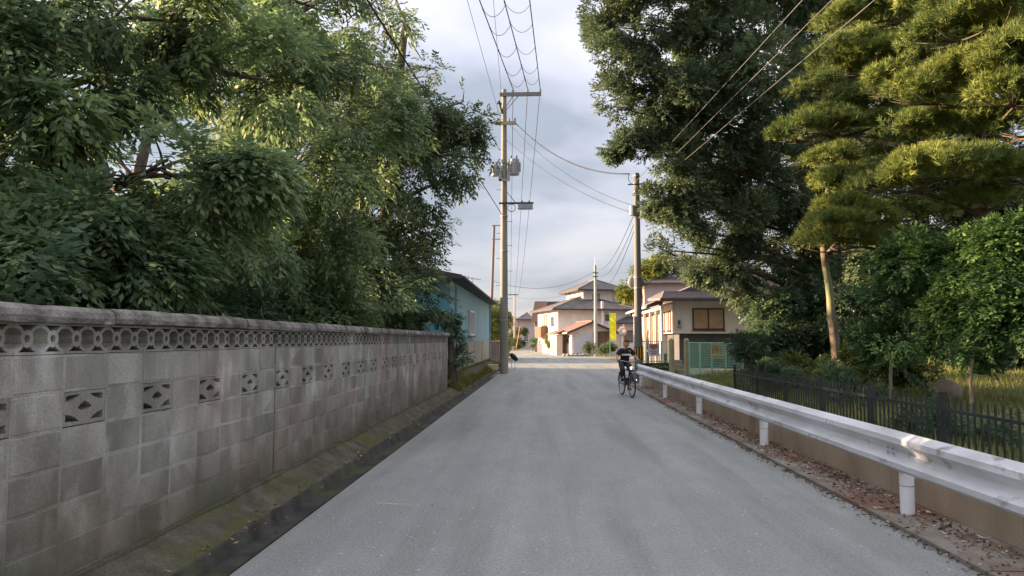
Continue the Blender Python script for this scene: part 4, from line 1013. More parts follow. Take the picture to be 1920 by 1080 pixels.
b = MB(); b.b2(-.66, -.46, 0, 12.5, 3.12 + hz, 3.28 + hz); b.build('porch_beam', m_trimw, ch, local=True)
b = MB(); b.add([(-.75, -.1, 3.30 + hz), (-.02, -.1, 3.42 + hz), (-.02, 12.6, 3.42 + hz), (-.75, 12.6, 3.30 + hz), (-.75, -.1, 3.345 + hz), (-.02, -.1, 3.465 + hz), (-.02, 12.6, 3.465 + hz), (-.75, 12.6, 3.345 + hz)],
      [(3, 2, 1, 0), (4, 5, 6, 7), (0, 1, 5, 4), (1, 2, 6, 5), (2, 3, 7, 6), (3, 0, 4, 7)]); b.build('porch_roof', m_roofp, ch, local=True)
b = MB(); b.tube([(-.06, -.05, 3.5 + hz), (-.06, -.05, 1.9 + hz)], .035, 8); b.build('downpipe', m_trimw, ch, local=True)
# house behind it
xx = P(1208, 560, 60).x
h2 = empty('pink_house', (xx, 60, 0), 'taller pinkish house behind the cream house, only its grey roof and upper wall showing', 'house', rz=R(0))
lb(h2, 'wall', m_pink, 0, 9, 0, 2.5, 0, 5.9)
hip_roof(h2, 0, 9, 0, 2.5, 5.9, 6.5, m_roofp, over=.35)
window_f(h2, 4.2, 5.8, 4.2, 5.2, 0, 2, m_frame, m_glass)

# white two-storey house in the centre
Yc = 80; p = P(1046, 600, Yc)
hc = empty('white_house', (p.x, Yc, 0), 'white two-storey hipped-roof house at the road end, its left side glowing in sun', 'house', rz=R(14))
lb(hc, 'wall', m_white, 0, 8.2, 0, 9, 0, 4.65)
hip_roof(hc, 0, 8.2, 0, 9, 4.65, 6.5, m_roofg, over=.75)
lb(hc, 'upper_wall', m_white, 3.6, 7.0, 2.6, 9.5, 4.8, 6.95)
hip_roof(hc, 3.6, 7.9, 2.6, 9.5, 6.95, 8.35, m_roofg, over=.75, name='upper_roof')
lb(hc, 'upper_wall', m_white, 7.001, 7.9, 3.2, 9.5, 4.8, 6.95)
window_f(hc, 4.7, 5.5, 5.45, 6.6, 2.6, 2, m_frame, m_blind, t=.09)
window_l(hc, 3.6, 5.2, 5.6, 6.6, 3.6, 2, m_framew, m_curt, t=.08)
window_l(hc, 6.4, 8.2, 5.6, 6.6, 3.6, 2, m_framew, m_curt, t=.08)
window_l(hc, 1.6, 3.0, 3.0, 4.0, 0, 2, m_frame, m_glass, t=.08)
bal = lb(hc, 'balcony', m_wood, -.8, -.002, 4.4, 7.2, 1.7, 3.0); 
window_l(hc, 4.6, 7.0, 3.05, 4.3, 0, 2, m_frame, m_curt, t=.08)
b = MB(); b.tube([(4.8, -.5, 3.0), (4.8, -.5, 5.6)], .16, 8); b.build('flue', m_white, hc, local=True)
window_f(hc, 5.3, 5.9, 3.6, 4.2, 0, 1, m_frame, m_glass, t=.08)

# red-roofed shed
Ys = 72; p = P(1072, 640, Ys)
sh_ = empty('red_roofed_shed', (p.x, Ys, 0), 'low pale shed with reddish gabled roof in front of the white house', 'shed', rz=R(12))
gable_wall(sh_, 0, 3.9, 0, 5, 2.3, 3.1, m_white, z0=0)
gable_y(sh_, 0, 3.9, 0, 5, 2.45, 3.25, m_roofr, over=.55, overy=.5, th=.12)
lb(sh_, 'door', mat('shutter_bluewhite', (0.55, 0.56, 0.62), (0.48, 0.49, 0.55), rough=.6), .25, 2.0, -.05, -.003, .25, 2.1)
lb(sh_, 'timber_panel', m_wood, 2.1, 3.85, -.05, -.003, .05, 2.3)
lb(sh_, 'sill_wall', m_pink, -.1, 4.0, -.25, -.06, 0, .22)
window_l(sh_, 1.0, 2.2, 1.2, 1.9, 0, 2, m_frame, m_glass)
lb(sh_, 'annex_wall', m_pink, -1.15, -.56, 1.5, 4.5, 0, 2.0)
b = MB(); b.prism([(-1.4, 2.0), (-.45, 2.35), (-.45, 2.45), (-1.4, 2.1)], 1.2, 4.8, 'Y'); b.build('annex_roof', m_roofr, sh_, local=True)

# grey house right of it
Yg = 84; p = P(1158, 600, Yg)
hg = empty('grey_house', (p.x, Yg, 0), 'grey house with a low slate roof behind the right utility pole and cyclist', 'house', rz=R(2))
lb(hg, 'wall', m_white, 0, 6, -3, 6, 0, 3.2)
hip_roof(hg, 0, 6, -3, 6, 3.2, 4.9, m_roofg, over=.7)
lb(hg, 'upper_wall', mat('grey_siding', (0.20, 0.21, 0.22), (0.15, 0.16, 0.17), stretch=(1, 1, .2)), .8, 5, .6, 5.5, 3.6, 6.8)
hip_roof(hg, .8, 5, .6, 5.5, 6.8, 7.7, m_roofg, over=.5, name='upper_roof')
window_f(hg, .3, 1.2, 1.3, 2.5, -3, 1, m_frame, m_glass, t=.08)
window_f(hg, 1.6, 2.8, 1.3, 2.5, -3, 2, m_framew, m_glass, t=.08)

# mansard house, left of centre
Ym = 94; p = P(1003, 605, Ym)
hm = empty('mansard_house', (p.x, Ym, 0), 'brown house with a steep mansard roof, left of the white house', 'house', rz=R(-3))
lb(hm, 'wall', m_pink, 0, 8, 0, 6, 0, 3.7)
lb(hm, 'side_panel', m_brownp, 0, 1.4, -.06, -.003, 0, 3.7)
def frus(x0, x1, y0, y1, z0, X0, X1, Y0, Y1, z1):
    b = MB(); b.add([(x0, y0, z0), (x1, y0, z0), (x1, y1, z0), (x0, y1, z0), (X0, Y0, z1), (X1, Y0, z1), (X1, Y1, z1), (X0, Y1, z1)], [(3, 2, 1, 0), (4, 5, 6, 7), (0, 1, 5, 4), (1, 2, 6, 5), (2, 3, 7, 6), (3, 0, 4, 7)]); return b
frus(-.5, 1.45, -.4, 6.3, 3.7, 0, 1.5, -.1, 5.8, 6.3).build('roof', m_brownp, hm, local=True)
frus(1.46, 8.4, -.5, 6.3, 3.7, 1.51, 6.0, 1.6, 5.0, 6.35).build('roof', m_roofd, hm, local=True)
window_f(hm, 2.2, 3.2, 1.2, 2.4, 0, 2, m_framew, m_glass)
lb(hm, 'porch_wall', m_trimw, 1.0, 1.9, -1.2, -.4, 0, 1.6)
# far grey-pink houses
for i, (xl, xr, yt, yw, Y, lb_) in enumerate(((925, 972, 588, 599, 122, 'low pinkish-grey house at the far road end, behind the thin distant pole'), (974, 1001, 586, 600, 116, 'pinkish-grey distant house between the thin pole and brown mansard house'))):
    A, B_ = P(xl, yw, Y), P(xr, yw, Y)
    hh = empty('distant_house', (A.x, Y, 0), lb_, 'house', rz=R(0)); wd_ = B_.x - A.x
    lb(hh, 'wall', m_pink, 0, wd_, 0, 7, 0, A.z)
    hip_roof(hh, 0, wd_, 0, 7, A.z, P(xl, yt, Y).z, m_roofp, over=.4)
    window_f(hh, wd_ * .3, wd_ * .6, 1.2, 2.4, 0, 2, m_framew, m_glass)

# small things at the end of the road
yl = P(1012, 650, 84); t = tag(MB().b2(yl.x - .3, yl.x + .3, 84, 84.4, 0, 1.15).build('gate_pier', m_trimw), 'low pale gate pier catching the sun in front of the mansard house', 'pier')
def hedge(lbl, spots, leaf, seed, base, ll=.16):
    shrub('roadside_shrub', lbl, C(spots), dict(dens=150, per=8, ll=ll, lw=.07, spray=.25, gap=0, seed=seed), leaf, base, 'shrubs by the far houses', seed=seed)
hedge('rounded shrub directly left of the far concrete pole', [(1100, 652, 70, .5), (1108, 650, 70, .5)], lf_chest2, 120, tuple(P(1103, 664, 70)))
hedge('wider shrub between the far concrete pole and the yellow banner', [(1126, 650, 68, .6), (1138, 648, 68, .7), (1132, 655, 67, .5)], lf_chest2, 121, tuple(P(1132, 666, 68)))
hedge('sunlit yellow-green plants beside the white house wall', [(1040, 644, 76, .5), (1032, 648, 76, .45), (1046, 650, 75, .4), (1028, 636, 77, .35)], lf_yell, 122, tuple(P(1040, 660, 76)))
hedge('small dark shrub in front of the mansard house', [(1000, 642, 88, .6), (1002, 636, 88, .5)], lf_dark, 123, tuple(P(1001, 658, 88)))
hedge('dark green bushes far off between the distant pole and the houses', [(948, 640, 105, .9), (958, 632, 108, 1.2), (972, 640, 104, .9), (964, 645, 102, .8), (976, 622, 108, .9)], lf_chest2, 124, tuple(P(955, 655, 105)), .3)
hedge('pale weeds under the cream house fence next to the right utility pole', [(1218, 690, 31, .25), (1240, 694, 31, .2), (1205, 688, 31, .22)], lf_yell, 125, tuple(P(1220, 702, 31)), .08)
for i in range(7):
    p = P(1056 + i * 7, 662, 72); q = random.Random(i)
    b = MB(); b.ell((p.x, 68.5 + q.uniform(-.3, .3), .08), (q.uniform(.16, .26), .2, q.uniform(.12, .24)), 7, 5)
    o = b.build('edging_stone', m_pole if i % 2 else m_found); tag(o, 'rough stone edging the shed garden, %s in the row from the left' % ('first', 'second', 'third', 'fourth', 'fifth', 'sixth', 'last')[i], 'stone', 'edging stones in front of the shed')
m_nobori = mat('banner_yellow', (0.80, 0.82, 0.04), (0.7, 0.70, 0.03), rough=.7)
p = P(1150, 668, 64); z1 = P(1150, 587, 64).z; z0 = P(1150, 638, 64).z
nb = empty('banner_flag', (p.x, 64, 0), 'tall narrow bright yellow banner on a thin green pole', 'banner')
b = MB(); b.tube([(p.x - .27, 64, 0), (p.x - .27, 64, z1 + .1)], .025, 6); b.build('pole', mat('pole_green', (0.12, 0.35, 0.2), (0.1, 0.3, 0.17)), nb)
b = MB(); rows = []
for k in range(14): rows.append([(p.x - .25 + .5 * j / 5, 64 + .05 * math.sin(k * .8 + j), z0 + (z1 - z0) * k / 13) for j in range(6)])
b.quadstrip(rows); b.quadstrip([[(x, y + .006, z) for x, y, z in r] for r in rows]); b.build('cloth', m_nobori, nb)
p = P(1167, 621, 56)
tm = empty('traffic_mirror', (p.x + .1, 56, 0), 'round white-faced road mirror on an orange post behind the cyclist', 'mirror')
m_or = mat('orange_paint', (0.75, 0.25, 0.04), (0.65, 0.2, 0.03), rough=.5)
b = MB(); b.tube([(p.x + .12, 56.05, 0), (p.x + .12, 56.05, p.z + .5)], .04, 8); b.build('post', m_or, tm)
b = MB(); b.ell((p.x, 55.95, p.z), (.30, .06, .34), 16, 8); b.build('mirror_face', mat('mirror_face', (0.75, 0.75, 0.78), (0.7, 0.7, 0.72), rough=.15, metal=.5), tm, smooth=True)
b = MB(); ringp = [(p.x + .32 * math.cos(a / 10 * math.pi), 55.98, p.z + .36 * math.sin(a / 10 * math.pi)) for a in range(20)]; b.tube(ringp, .03, 6, closed=True); b.build('mirror_rim', m_or, tm)

# ------------------------------------------------------------------ utility poles
def upole(name, label, x, Y, ytop, r0, r1, m, lean=0, group=None, base=0.0):
    zt = P(x, ytop, Y).z
    xb = P(x, 637, Y).x
    t = empty(name, (xb, Y, base), label, 'utility pole', group)
    b = MB(); n = 12
    b.tube([(xb + lean * k / n, Y, base - .1 + (zt - base + .1) * k / n) for k in range(n + 1)], [r0 + (r1 - r0) * k / n for k in range(n + 1)], 16)
    b.build('shaft', m, t, smooth=False)
    return t, xb, zt
m_sun_arm = mat('arm_sunlit_tint', (0.42, 0.36, 0.26), (0.32, 0.27, 0.2), rough=.6)  # warm sunlit yellow put into the lower arm's colour
Y1 = 33.5
lp, lx, lz = upole('utility_pole', 'tall concrete utility pole with crossarm, transformers and street lamp, left of the road', 945, Y1, 168, .195, .105, m_pole, base=.0)
def zy(y, Y=Y1): return P(1020, y, Y).z
def xx_(x, Y=Y1): return P(x, 637, Y).x
zc_ = zy(178)
arm = MB().b2(xx_(937), xx_(1016), Y1 - .18, Y1 - .09, zc_ - .085, zc_ + .085).build('crossarm', mat('crossarm_grey', (0.26, 0.24, 0.22), (0.19, 0.175, 0.16), rough=.6), lp)
for x in (962, 990, 1014):
    b = MB(); X = xx_(x); b.tube([(X, Y1 - .135, zc_ + .06), (X, Y1 - .135, zc_ + .11), (X, Y1 - .135, zc_ + .15), (X, Y1 - .135, zc_ + .19), (X, Y1 - .135, zc_ + .25)], [.03, .06, .04, .06, .025], 8); b.build('insulator', m_ceram, arm)
b = MB(); b.bar((lx + .1, Y1 - .13, zy(207)), (xx_(973), Y1 - .13, zc_ - .06), .035); b.bar((lx + .1, Y1 - .1, zy(200)), (xx_(962), Y1 - .1, zc_ - .06), .035); b.build('brace', m_metal, lp, kind='stuff')
a2 = MB().b2(xx_(930), xx_(968), Y1 - .22, Y1 - .13, zy(235), zy(229)).build('lower_arm', m_sun_arm, lp)
for x in (932, 955, 966):
    b = MB(); b.tube([(xx_(x), Y1 - .18, zy(229)), (xx_(x), Y1 - .18, zy(226)), (xx_(x), Y1 - .18, zy(222))], [.03, .05, .02], 8); b.build('insulator', m_ceram, a2)
b = MB(); b.bar((xx_(941), Y1 - .1, zy(213)), (xx_(935), Y1 - .15, zy(190)), .09, .09); b.bar((xx_(932), Y1 - .15, zy(194)), (xx_(941), Y1 - .12, zy(196)), .07); b.build('fuse_cutout', m_dmetal, lp)
for (x, ya, yb, r, dy, nm) in ((928.5, 309, 330, .17, -.05, 0), (964, 298, 328, .24, -.02, 1)):
    X = xx_(x); b = MB(); b.tube([(X, Y1 + dy, zy(yb)), (X, Y1 + dy, zy(yb) + .03), (X, Y1 + dy, zy(ya) - .03), (X, Y1 + dy, zy(ya))], [r * .9, r, r, r * .85], 14)
    t_ = b.build('transformer', m_trans, lp)
    for k in (-.5, .5):
        b = MB(); b.tube([(X + r * k, Y1 + dy - .05, zy(ya)), (X + r * k, Y1 + dy - .05, zy(ya) + .08), (X + r * k, Y1 + dy - .05, zy(ya) + .16)], [.03, .045, .02], 7); b.build('bushing', m_ceram, t_)
    b = MB()
    for k in range(9):
        a = 2 * math.pi * k / 9; b.box((X + (r + .03) * math.cos(a), Y1 + dy + (r + .03) * math.sin(a), (zy(ya) + zy(yb)) / 2), (.06, .012, (zy(ya) - zy(yb)) * .6), rz=a)
    b.build('cooling_fins', m_trans, t_, kind='stuff')
MB().b2(xx_(936), xx_(956), Y1 - .24, Y1 - .18, zy(341), zy(337)).build('clamp_bar', m_metal, lp)
MB().b2(lx + .14, lx + .28, Y1 - .2, Y1 - .05, zy(338), zy(318)).build('bracket', m_metal, lp)
MB().b2(lx - .24, lx - .1, Y1 - .24, Y1 - .1, zy(340), zy(325)).build('junction_box', m_trans, lp)
la = MB().b2(xx_(936), xx_(1001), Y1 - .26, Y1 - .2, zy(384), zy(380.5)).build('lamp_arm', m_dmetal, lp)
b = MB(); b.bar((lx + .15, Y1 - .2, zy(362)), (xx_(966), Y1 - .2, zy(380)), .035); b.build('brace', m_metal, lp)
X0, X1 = xx_(971), xx_(1000)
b = MB(); b.prism([(X0, zy(393)), (X1, zy(393)), (X1 - .01, zy(385)), (X0 + .03, zy(385))], Y1 - .36, Y1 - .10, 'Y'); lm = b.build('street_lamp', m_trans, lp, bevel=.01)
MB().b2(X0 + .04, X1 - .04, Y1 - .33, Y1 - .13, zy(393) - .03, zy(393) - .003).build('lamp_lens', m_framew, lm)
for k in (.3, .75): MB().b2(X0 + (X1 - X0) * k - .03, X0 + (X1 - X0) * k + .03, Y1 - .27, Y1 - .19, zy(385), zy(378)).build('hanger', m_dmetal, lm)
b = MB(); cx, cz_ = xx_(959.5), zy(391); b.tube([(cx + .17 * math.cos(a * math.pi / 8), Y1 - .23, cz_ + .17 * math.sin(a * math.pi / 8)) for a in range(16)], .016, 5, closed=True); b.build('cable_coil', m_wire, lp)
for k, y in enumerate((355, 415, 437, 460, 484, 508, 535, 560)):
    s = 1 if k % 2 else -1; z = zy(y); b = MB(); b.tube([(lx + s * .12, Y1, z), (lx + s * .36, Y1, z), (lx + s * .36, Y1, z + .05)], .012, 5); b.build('step_bolt', m_metal, lp)
for y in (405, 470, 600):
    b = MB(); z = zy(y); b.tube([(lx, Y1, z - .03), (lx, Y1, z + .03)], .175 if y < 500 else .19, 16); b.build('steel_band', m_metal, lp)

Y2 = 26.7
rp, rx, rz_ = upole('utility_pole', 'shorter dark utility pole with black-and-yellow guard and round mirror, at the guard rail end', 1197, Y2, 325, .150, .10, mat('pole_dark', (0.22, 0.215, 0.21), (0.16, 0.155, 0.15), scale=2, rough=.9, stretch=(1, 1, .2)))
def z2(y): return P(1197, y, Y2).z
b = MB(); b.tube([(rx, Y2, z2(673)), (rx, Y2, z2(650))], .158, 18); gd = b.build('guard_sleeve', m_black, rp)
for a in (-150, -115, -80, -45, -10, 25):
    a1, a2_ = R(a), R(a + 16); b = MB()
    b.add([(rx + .163 * math.cos(t), Y2 + .163 * math.sin(t), z) for z in (z2(672), z2(651)) for t in (a1, (a1 + a2_) / 2, a2_)], [(0, 1, 4, 3), (1, 2, 5, 4)]); b.build('yellow_stripe', m_yellow, gd, fixn=False)
b = MB(); b.tube([(rx - .16, Y2 - .05, z2(404)), (rx - .16, Y2 - .05, z2(386))], .11, 10); b.build('junction_box', m_trans, rp)
for y in (330, 345, 360, 388, 402, 520, 540):
    b = MB(); z = z2(y); b.tube([(rx, Y2, z - .02), (rx, Y2, z + .02)], .150 if y > 500 else .125, 14); b.build('steel_band', m_metal, rp)
b = MB(); b.bar((rx - .32, Y2 - .1, z2(347)), (rx + .3, Y2 - .1, z2(345)), .04); b.build('bracket', m_dmetal, rp)
b = MB(); cz_ = z2(528); b.ell((rx - .03, Y2 + .30, cz_), (.29, .07, .29), 18, 8); mi_ = b.build('mirror', mat('mirror_back', (0.30, 0.32, 0.34), (0.25, 0.26, 0.28), rough=.4), rp, smooth=True)
b = MB(); b.tube([(rx, Y2 + .1, cz_), (rx - .03, Y2 + .27, cz_)], .025, 6); b.build('mirror_arm', m_metal, mi_)
b = MB(); b.tube([(rx - .25, Y2, z2(326)), (rx - .3, Y2, z2(331)), (rx - .28, Y2, z2(338)), (rx - .2, Y2, z2(344)), (rx - .05, Y2, z2(346))], .012, 5); b.build('cable_loop', m_wire, rp)

cp, cxp, czp = upole('utility_pole', 'slim pale concrete utility pole in front of the shed and white house', 1117, 70, 497, .17, .11, m_pole2)
for y in (512, 519): MB().b2(cxp - .22, cxp + .26, 69.75, 69.82, P(1117, y, 70).z - .05, P(1117, y, 70).z + .05).build('crossarm', m_dmetal, cp)
b = MB(); b.tube([(cxp, 70, czp), (cxp - .05, 70, czp + .7)], .02, 5); b.build('ground_wire_spike', m_metal, cp)
tp, txp, tzp = upole('utility_pole', 'leaning timber utility pole rising behind the blue house roof', 918, 52, 424, .13, .08, m_woodpole, lean=.30)
for y in (430, 455): MB().b2(txp + .18, txp + .75, 51.9, 51.96, P(1, y, 52).z, P(1, y, 52).z + .07).build('arm', m_metal, tp)
dp, dxp, dzp = upole('utility_pole', 'thin distant concrete utility pole at the far left end of the road', 965, 105, 550, .15, .10, m_pole2)
MB().b2(dxp - .9, dxp + .5, 104.8, 104.9, P(1, 556, 105).z, P(1, 556, 105).z + .12).build('crossarm', m_dmetal, dp)
# slanted marker pole
p0, p1 = P(968, 652, 98), P(975, 612, 98); b = MB(); b.tube([p0, p1], .055, 8); o = b.build('guy_marker', mat('marker_faded', (0.5, 0.26, 0.16), (0.42, 0.2, 0.12))); 
b = MB(); b.tube([(p0.x, 98, 0), (p1.x, 98, p1.z)], .03, 6)
tag(o, 'slanting orange marker tube beside the thin distant pole', 'marker')

# ------------------------------------------------------------------ wires
def wire(label, a, b_, sag, r=.012, n=16, name='power_line', group=None, parent=None, ext=None):
    a, b_ = Vector(a), Vector(b_)
    if ext is not None:                    # straight on to y = ext
        b_ = a + (b_ - a) * ((ext - a.y) / (b_.y - a.y))
    pts = [a.lerp(b_, i / n) - Vector((0, 0, 4 * sag * (i / n) * (1 - i / n))) for i in range(n + 1)]
    m_ = MB(); m_.tube(pts, r, 5)
    o = m_.build(name, m_wire, parent, smooth=True)
    if parent is None: tag(o, label, 'cable', group)
    return pts
ol = empty('overhead_line', (xx_(990), Y1 - 8, zc_), 'three heavy overhead lines joined by hanging loops, running overhead from the left pole crossarm', 'power line')
ends = [(962, (899, 0)), (990, (945, 0)), (1014, (993, 0))]; allp = []
for x, (ex, ey) in ends:
    a = Vector((xx_(x), Y1 - .135, zc_ + .25))
    # each line leaves the frame about 24 m out
    k = (a.z - 1.5) / ((P(ex, ey, 1) - CAM).z); bb = P(ex, ey, k)
    allp.append(wire(None, a, bb, .0, .020, 24, 'wire', parent=ol, ext=-6))
def at_y(pts, y):
    for p, q_ in zip(pts, pts[1:]):
        if min(p.y, q_.y) <= y <= max(p.y, q_.y): return p.lerp(q_, (y - p.y) / (q_.y - p.y))
for yy in (24.6, 26.2, 28.3, 30.4, 31.8):
    for i in (0, 1):
        a, c = at_y(allp[i], yy + (.5 if i == 0 else 0)), at_y(allp[i + 1], yy + .2)
        b = MB(); b.tube([a.lerp(c, t / 10) - Vector((0, 0, 4 * .33 * (t / 10) * (1 - t / 10))) for t in range(11)], .010, 4); b.build('jumper_loop', m_wire, ol)
        b = MB(); b.ell(a, (.035, .09, .035), 6, 4); b.build('clamp', m_dmetal, ol)
for k, (x, xe) in enumerate(((962, 957), (990, 965), (1014, 972))):
    wire(('left', 'middle', 'right')[k] + ' line from the left pole crossarm to the thin distant pole', (xx_(x), Y1 - .13, zc_ + .2), P(xe, 556, 105), 1.2, .014, group='lines to the thin distant pole')
m_wire = MATS['wire_black']
wire('thick cable sagging from the left pole to the right pole top', (xx_(967), Y1 - .18, zy(232)), (rx - .25, Y2, z2(326)), .62, .022)
wire('upper thin cable from the left pole to the right pole junction box', (xx_(955), Y1 - .18, zy(234)), (rx - .1, Y2, z2(386)), .5, .009)
wire('lower thin cable from the left pole to the right pole junction box', (lx + .1, Y1 - .1, zy(262)), (rx - .1, Y2, z2(400)), .4, .009)
for k, (ya, yb) in enumerate(((402, 505), (420, 512), (432, 519))):
    wire(('upper', 'middle', 'lower')[k] + ' line from the right pole down to the slim pale pole', (rx - .1, Y2 + .1, z2(ya)), (cxp, 70, P(1, yb, 70).z), (.9, 1.1, 1.5)[k], .011, group='lines to the slim pale pole')
for k, (x, y, ya) in enumerate(((1505, 0, 345), (1560, 0, 362), (1640, 0, 372))):
    a = Vector((rx + .1 * (k - 1), Y2 - .1, z2(ya))); kk = (a.z - 1.45) / ((P(x, y, 1) - CAM).z)
    m_wire = m_wirep
    wire(('left', 'middle', 'right')[k] + ' pale line from the right pole across the right-hand trees', a, P(x, y, kk), 0, .009, group='lines in front of the right trees', ext=-6)
m_wire = MATS['wire_black']
wire('thin line running level from the timber pole to the slim pale pole', P(924, 527, 52), (cxp, 70, P(1, 512, 70).z), 1.0, .014)
wire('thin line crossing the sky from the distant pole to the grey house', P(965, 556, 105), P(1085, 545, 86), .6, .014)
a = Vector((lx - .1, Y1 - .1, zy(402))); wire('cable running from the left pole into the chestnut crown', a, P(880, 305, 22), .0, .016, ext=9)
wire('faint line left of the crossarm, running up out of the picture', (xx_(935), Y1 - .15, zy(212)), P(876, 0, 21), .0, .008, ext=6)
wire('faint line just left of the three heavy lines', (xx_(940), Y1 - .15, zc_), P(925, 0, 23), .0, .008, ext=6)

# ------------------------------------------------------------------ green mesh fence and gate posts
m_gm = mat('mesh_green', (0.30, 0.56, 0.40), (0.25, 0.48, 0.34), rough=.5)
def mesh_fence(name, label, pts, z0, z1, base=None):
    t = empty(name, (pts[0][0], pts[0][1], z0), label, 'fence')
    for i, (x, y) in enumerate(pts):
        b = MB(); b.tube([(x, y, z0 - .1), (x, y, z1 + .02)], .03, 8); b.build('post', m_gm, t)
    for (xa, ya), (xb, yb) in zip(pts, pts[1:]):
        a, c = Vector((xa, ya, 0)), Vector((xb, yb, 0)); ln = (c - a).length
        for z in (z1, z0 + .04): MB().bar(a + Vector((0, 0, z)), c + Vector((0, 0, z)), .035).build('rail', m_gm, t)
        b = MB(); n = int(ln / .09); h = z1 - z0
        for k in range(1, n):
            p_ = a.lerp(c, k / n); b.bar(p_ + Vector((0, 0, z0)), p_ + Vector((0, 0, z1)), .011)
        m_ = int(h / .09)
        for k in range(1, m_): b.bar(a + Vector((0, 0, z0 + h * k / m_)), c + Vector((0, 0, z0 + h * k / m_)), .011)
        b.build('mesh_panel', m_gm, t, kind='stuff', fixn=False)
    return t
ya = 33.5
mesh_fence('mesh_fence', 'green wire mesh fence panel between the right utility pole and the beige gate post', [(xx_(1196, ya), ya), (xx_(1240, ya), ya), (xx_(1256, ya), ya - .2)], .5, 1.42)
fbase = MB().b2(xx_(1190, ya), xx_(1256, ya), ya - .08, ya + .12, 0, .48).build('kerb_wall', m_gutter); tag(fbase, 'low dark kerb wall carrying the green mesh fence', 'wall')
q1 = [(P(1292, 637, 32).x, 32.0), (P(1312, 637, 30.8).x, 30.8), (P(1334, 637, 29.6).x, 29.6), (P(1360, 637, 28.4).x, 28.4), (P(1392, 637, 27.2).x, 27.2)]
mesh_fence('mesh_fence', 'green wire mesh fence panels right of the beige gate posts, running into the dark bush', q1, .06, 1.38)
m_beige = mat('gate_post_beige', (0.42, 0.35, 0.22), (0.34, 0.28, 0.17), scale=3, rough=.8)
for x, Y, nm in ((1259, 32.8, 'left'), (1287, 32.2, 'right')):
    X = P(x, 637, Y).x; zt = P(x, 634, Y).z
    b = MB(); b.tube([(X, Y, -.02), (X, Y, zt - .1), (X, Y, zt - .04), (X, Y, zt)], [.115, .115, .09, .03], 12); o = b.build('gate_post', m_beige, smooth=False)
    tag(o, '%s of two round-topped beige gate posts by the cream house steps' % nm, 'post', 'beige gate posts')
st = empty('entrance_steps', (P(1273, 637, 33).x, 33, 0), 'beige steps rising between the two round-topped gate posts', 'steps')
xa_, xb_ = P(1263, 637, 33).x, P(1284, 637, 33).x
for k in range(3): MB().b2(xa_, xb_, 33 + k * .3, 34.2, .0 + k * .2 + .001, .2 + k * .2).build('step', m_found, st)
# notices on the fence (their print is too small to read in the picture)
def poster(label, x0, x1, y0, y1, Y, m, blobs, pole_x=None):
    A, B_ = P(x0, y1, Y), P(x1, y0, Y); w_, h_ = B_.x - A.x, B_.z - A.z
    t = empty('notice', (A.x, Y, A.z), label, 'sign'); MB().b2(A.x, B_.x, Y - .01, Y, A.z, B_.z).build('board', m, t)
    for (u0, u1, v0, v1, mm) in blobs: MB().b2(A.x + w_ * u0, A.x + w_ * u1, Y - .014, Y - .0105, A.z + h_ * v0, A.z + h_ * v1).build('print', mm, t)
m_pap = mat('paper_white', (0.62, 0.6, 0.58), (0.5, 0.48, 0.47), rough=.8); m_papy = mat('paper_yellow', (0.62, 0.58, 0.30), (0.52, 0.48, 0.25), rough=.8)
m_red = mat('print_red', (0.5, 0.16, 0.12), (0.4, 0.12, 0.1)); m_gry = mat('print_grey', (0.25, 0.25, 0.28), (0.2, 0.2, 0.22)); m_pro = mat('print_orange', (0.65, 0.25, 0.1), (0.5, 0.2, 0.08))
poster('white notice with a reddish emblem tied to the green mesh fence', 1215, 1236, 644, 667, 33.42, m_pap, [(.15, .85, .62, .92, m_red), (.35, .65, .50, .62, m_red), (.15, .85, .32, .38, m_gry), (.3, .75, .16, .24, m_gry)])
poster('pale yellow notice with orange lettering on the right mesh fence', 1333, 1357, 645, 673, 29.1, m_papy, [(.1, .28, .35, .75, m_pro), (.34, .6, .4, .78, m_pro), (.66, .9, .35, .72, m_pro), (.12, .88, .82, .88, m_gmp if False else m_gry), (.12, .88, .12, .17, m_gry)])

# things beside the left pole
b = MB(); b.b2(-2.48, -2.02, 33.0, 33.25, .17, .43); o = b.build('kerb_block', mat('block_pale_yellow', (0.72, 0.62, 0.36), (0.62, 0.52, 0.3), scale=6), bevel=.02); tag(o, 'pale yellow block lying on the verge against the left utility pole', 'block')
bb_ = empty('stand_with_bag', (P(962, 680, 37.5).x, 37.5, 0), 'black bag slumped on a low pale stand just right of the left utility pole', 'bag')
A, B_ = P(958, 664, 37.5), P(969, 675, 37.5)
b = MB(); rot = (B_ - A).to_track_quat('X', 'Z').to_matrix(); b.ell((A + B_) / 2, (.26, .16, .13), 12, 8, rot); b.build('bag', m_black, bb_, smooth=True)
b = MB(); b.tube([(A.x + .05, 37.5, 0), (A.x, 37.5, A.z)], .02, 6); b.tube([(B_.x - .08, 37.5, 0), (B_.x - .1, 37.5, B_.z)], .02, 6); b.build('stand', m_postw, bb_, kind='stuff')

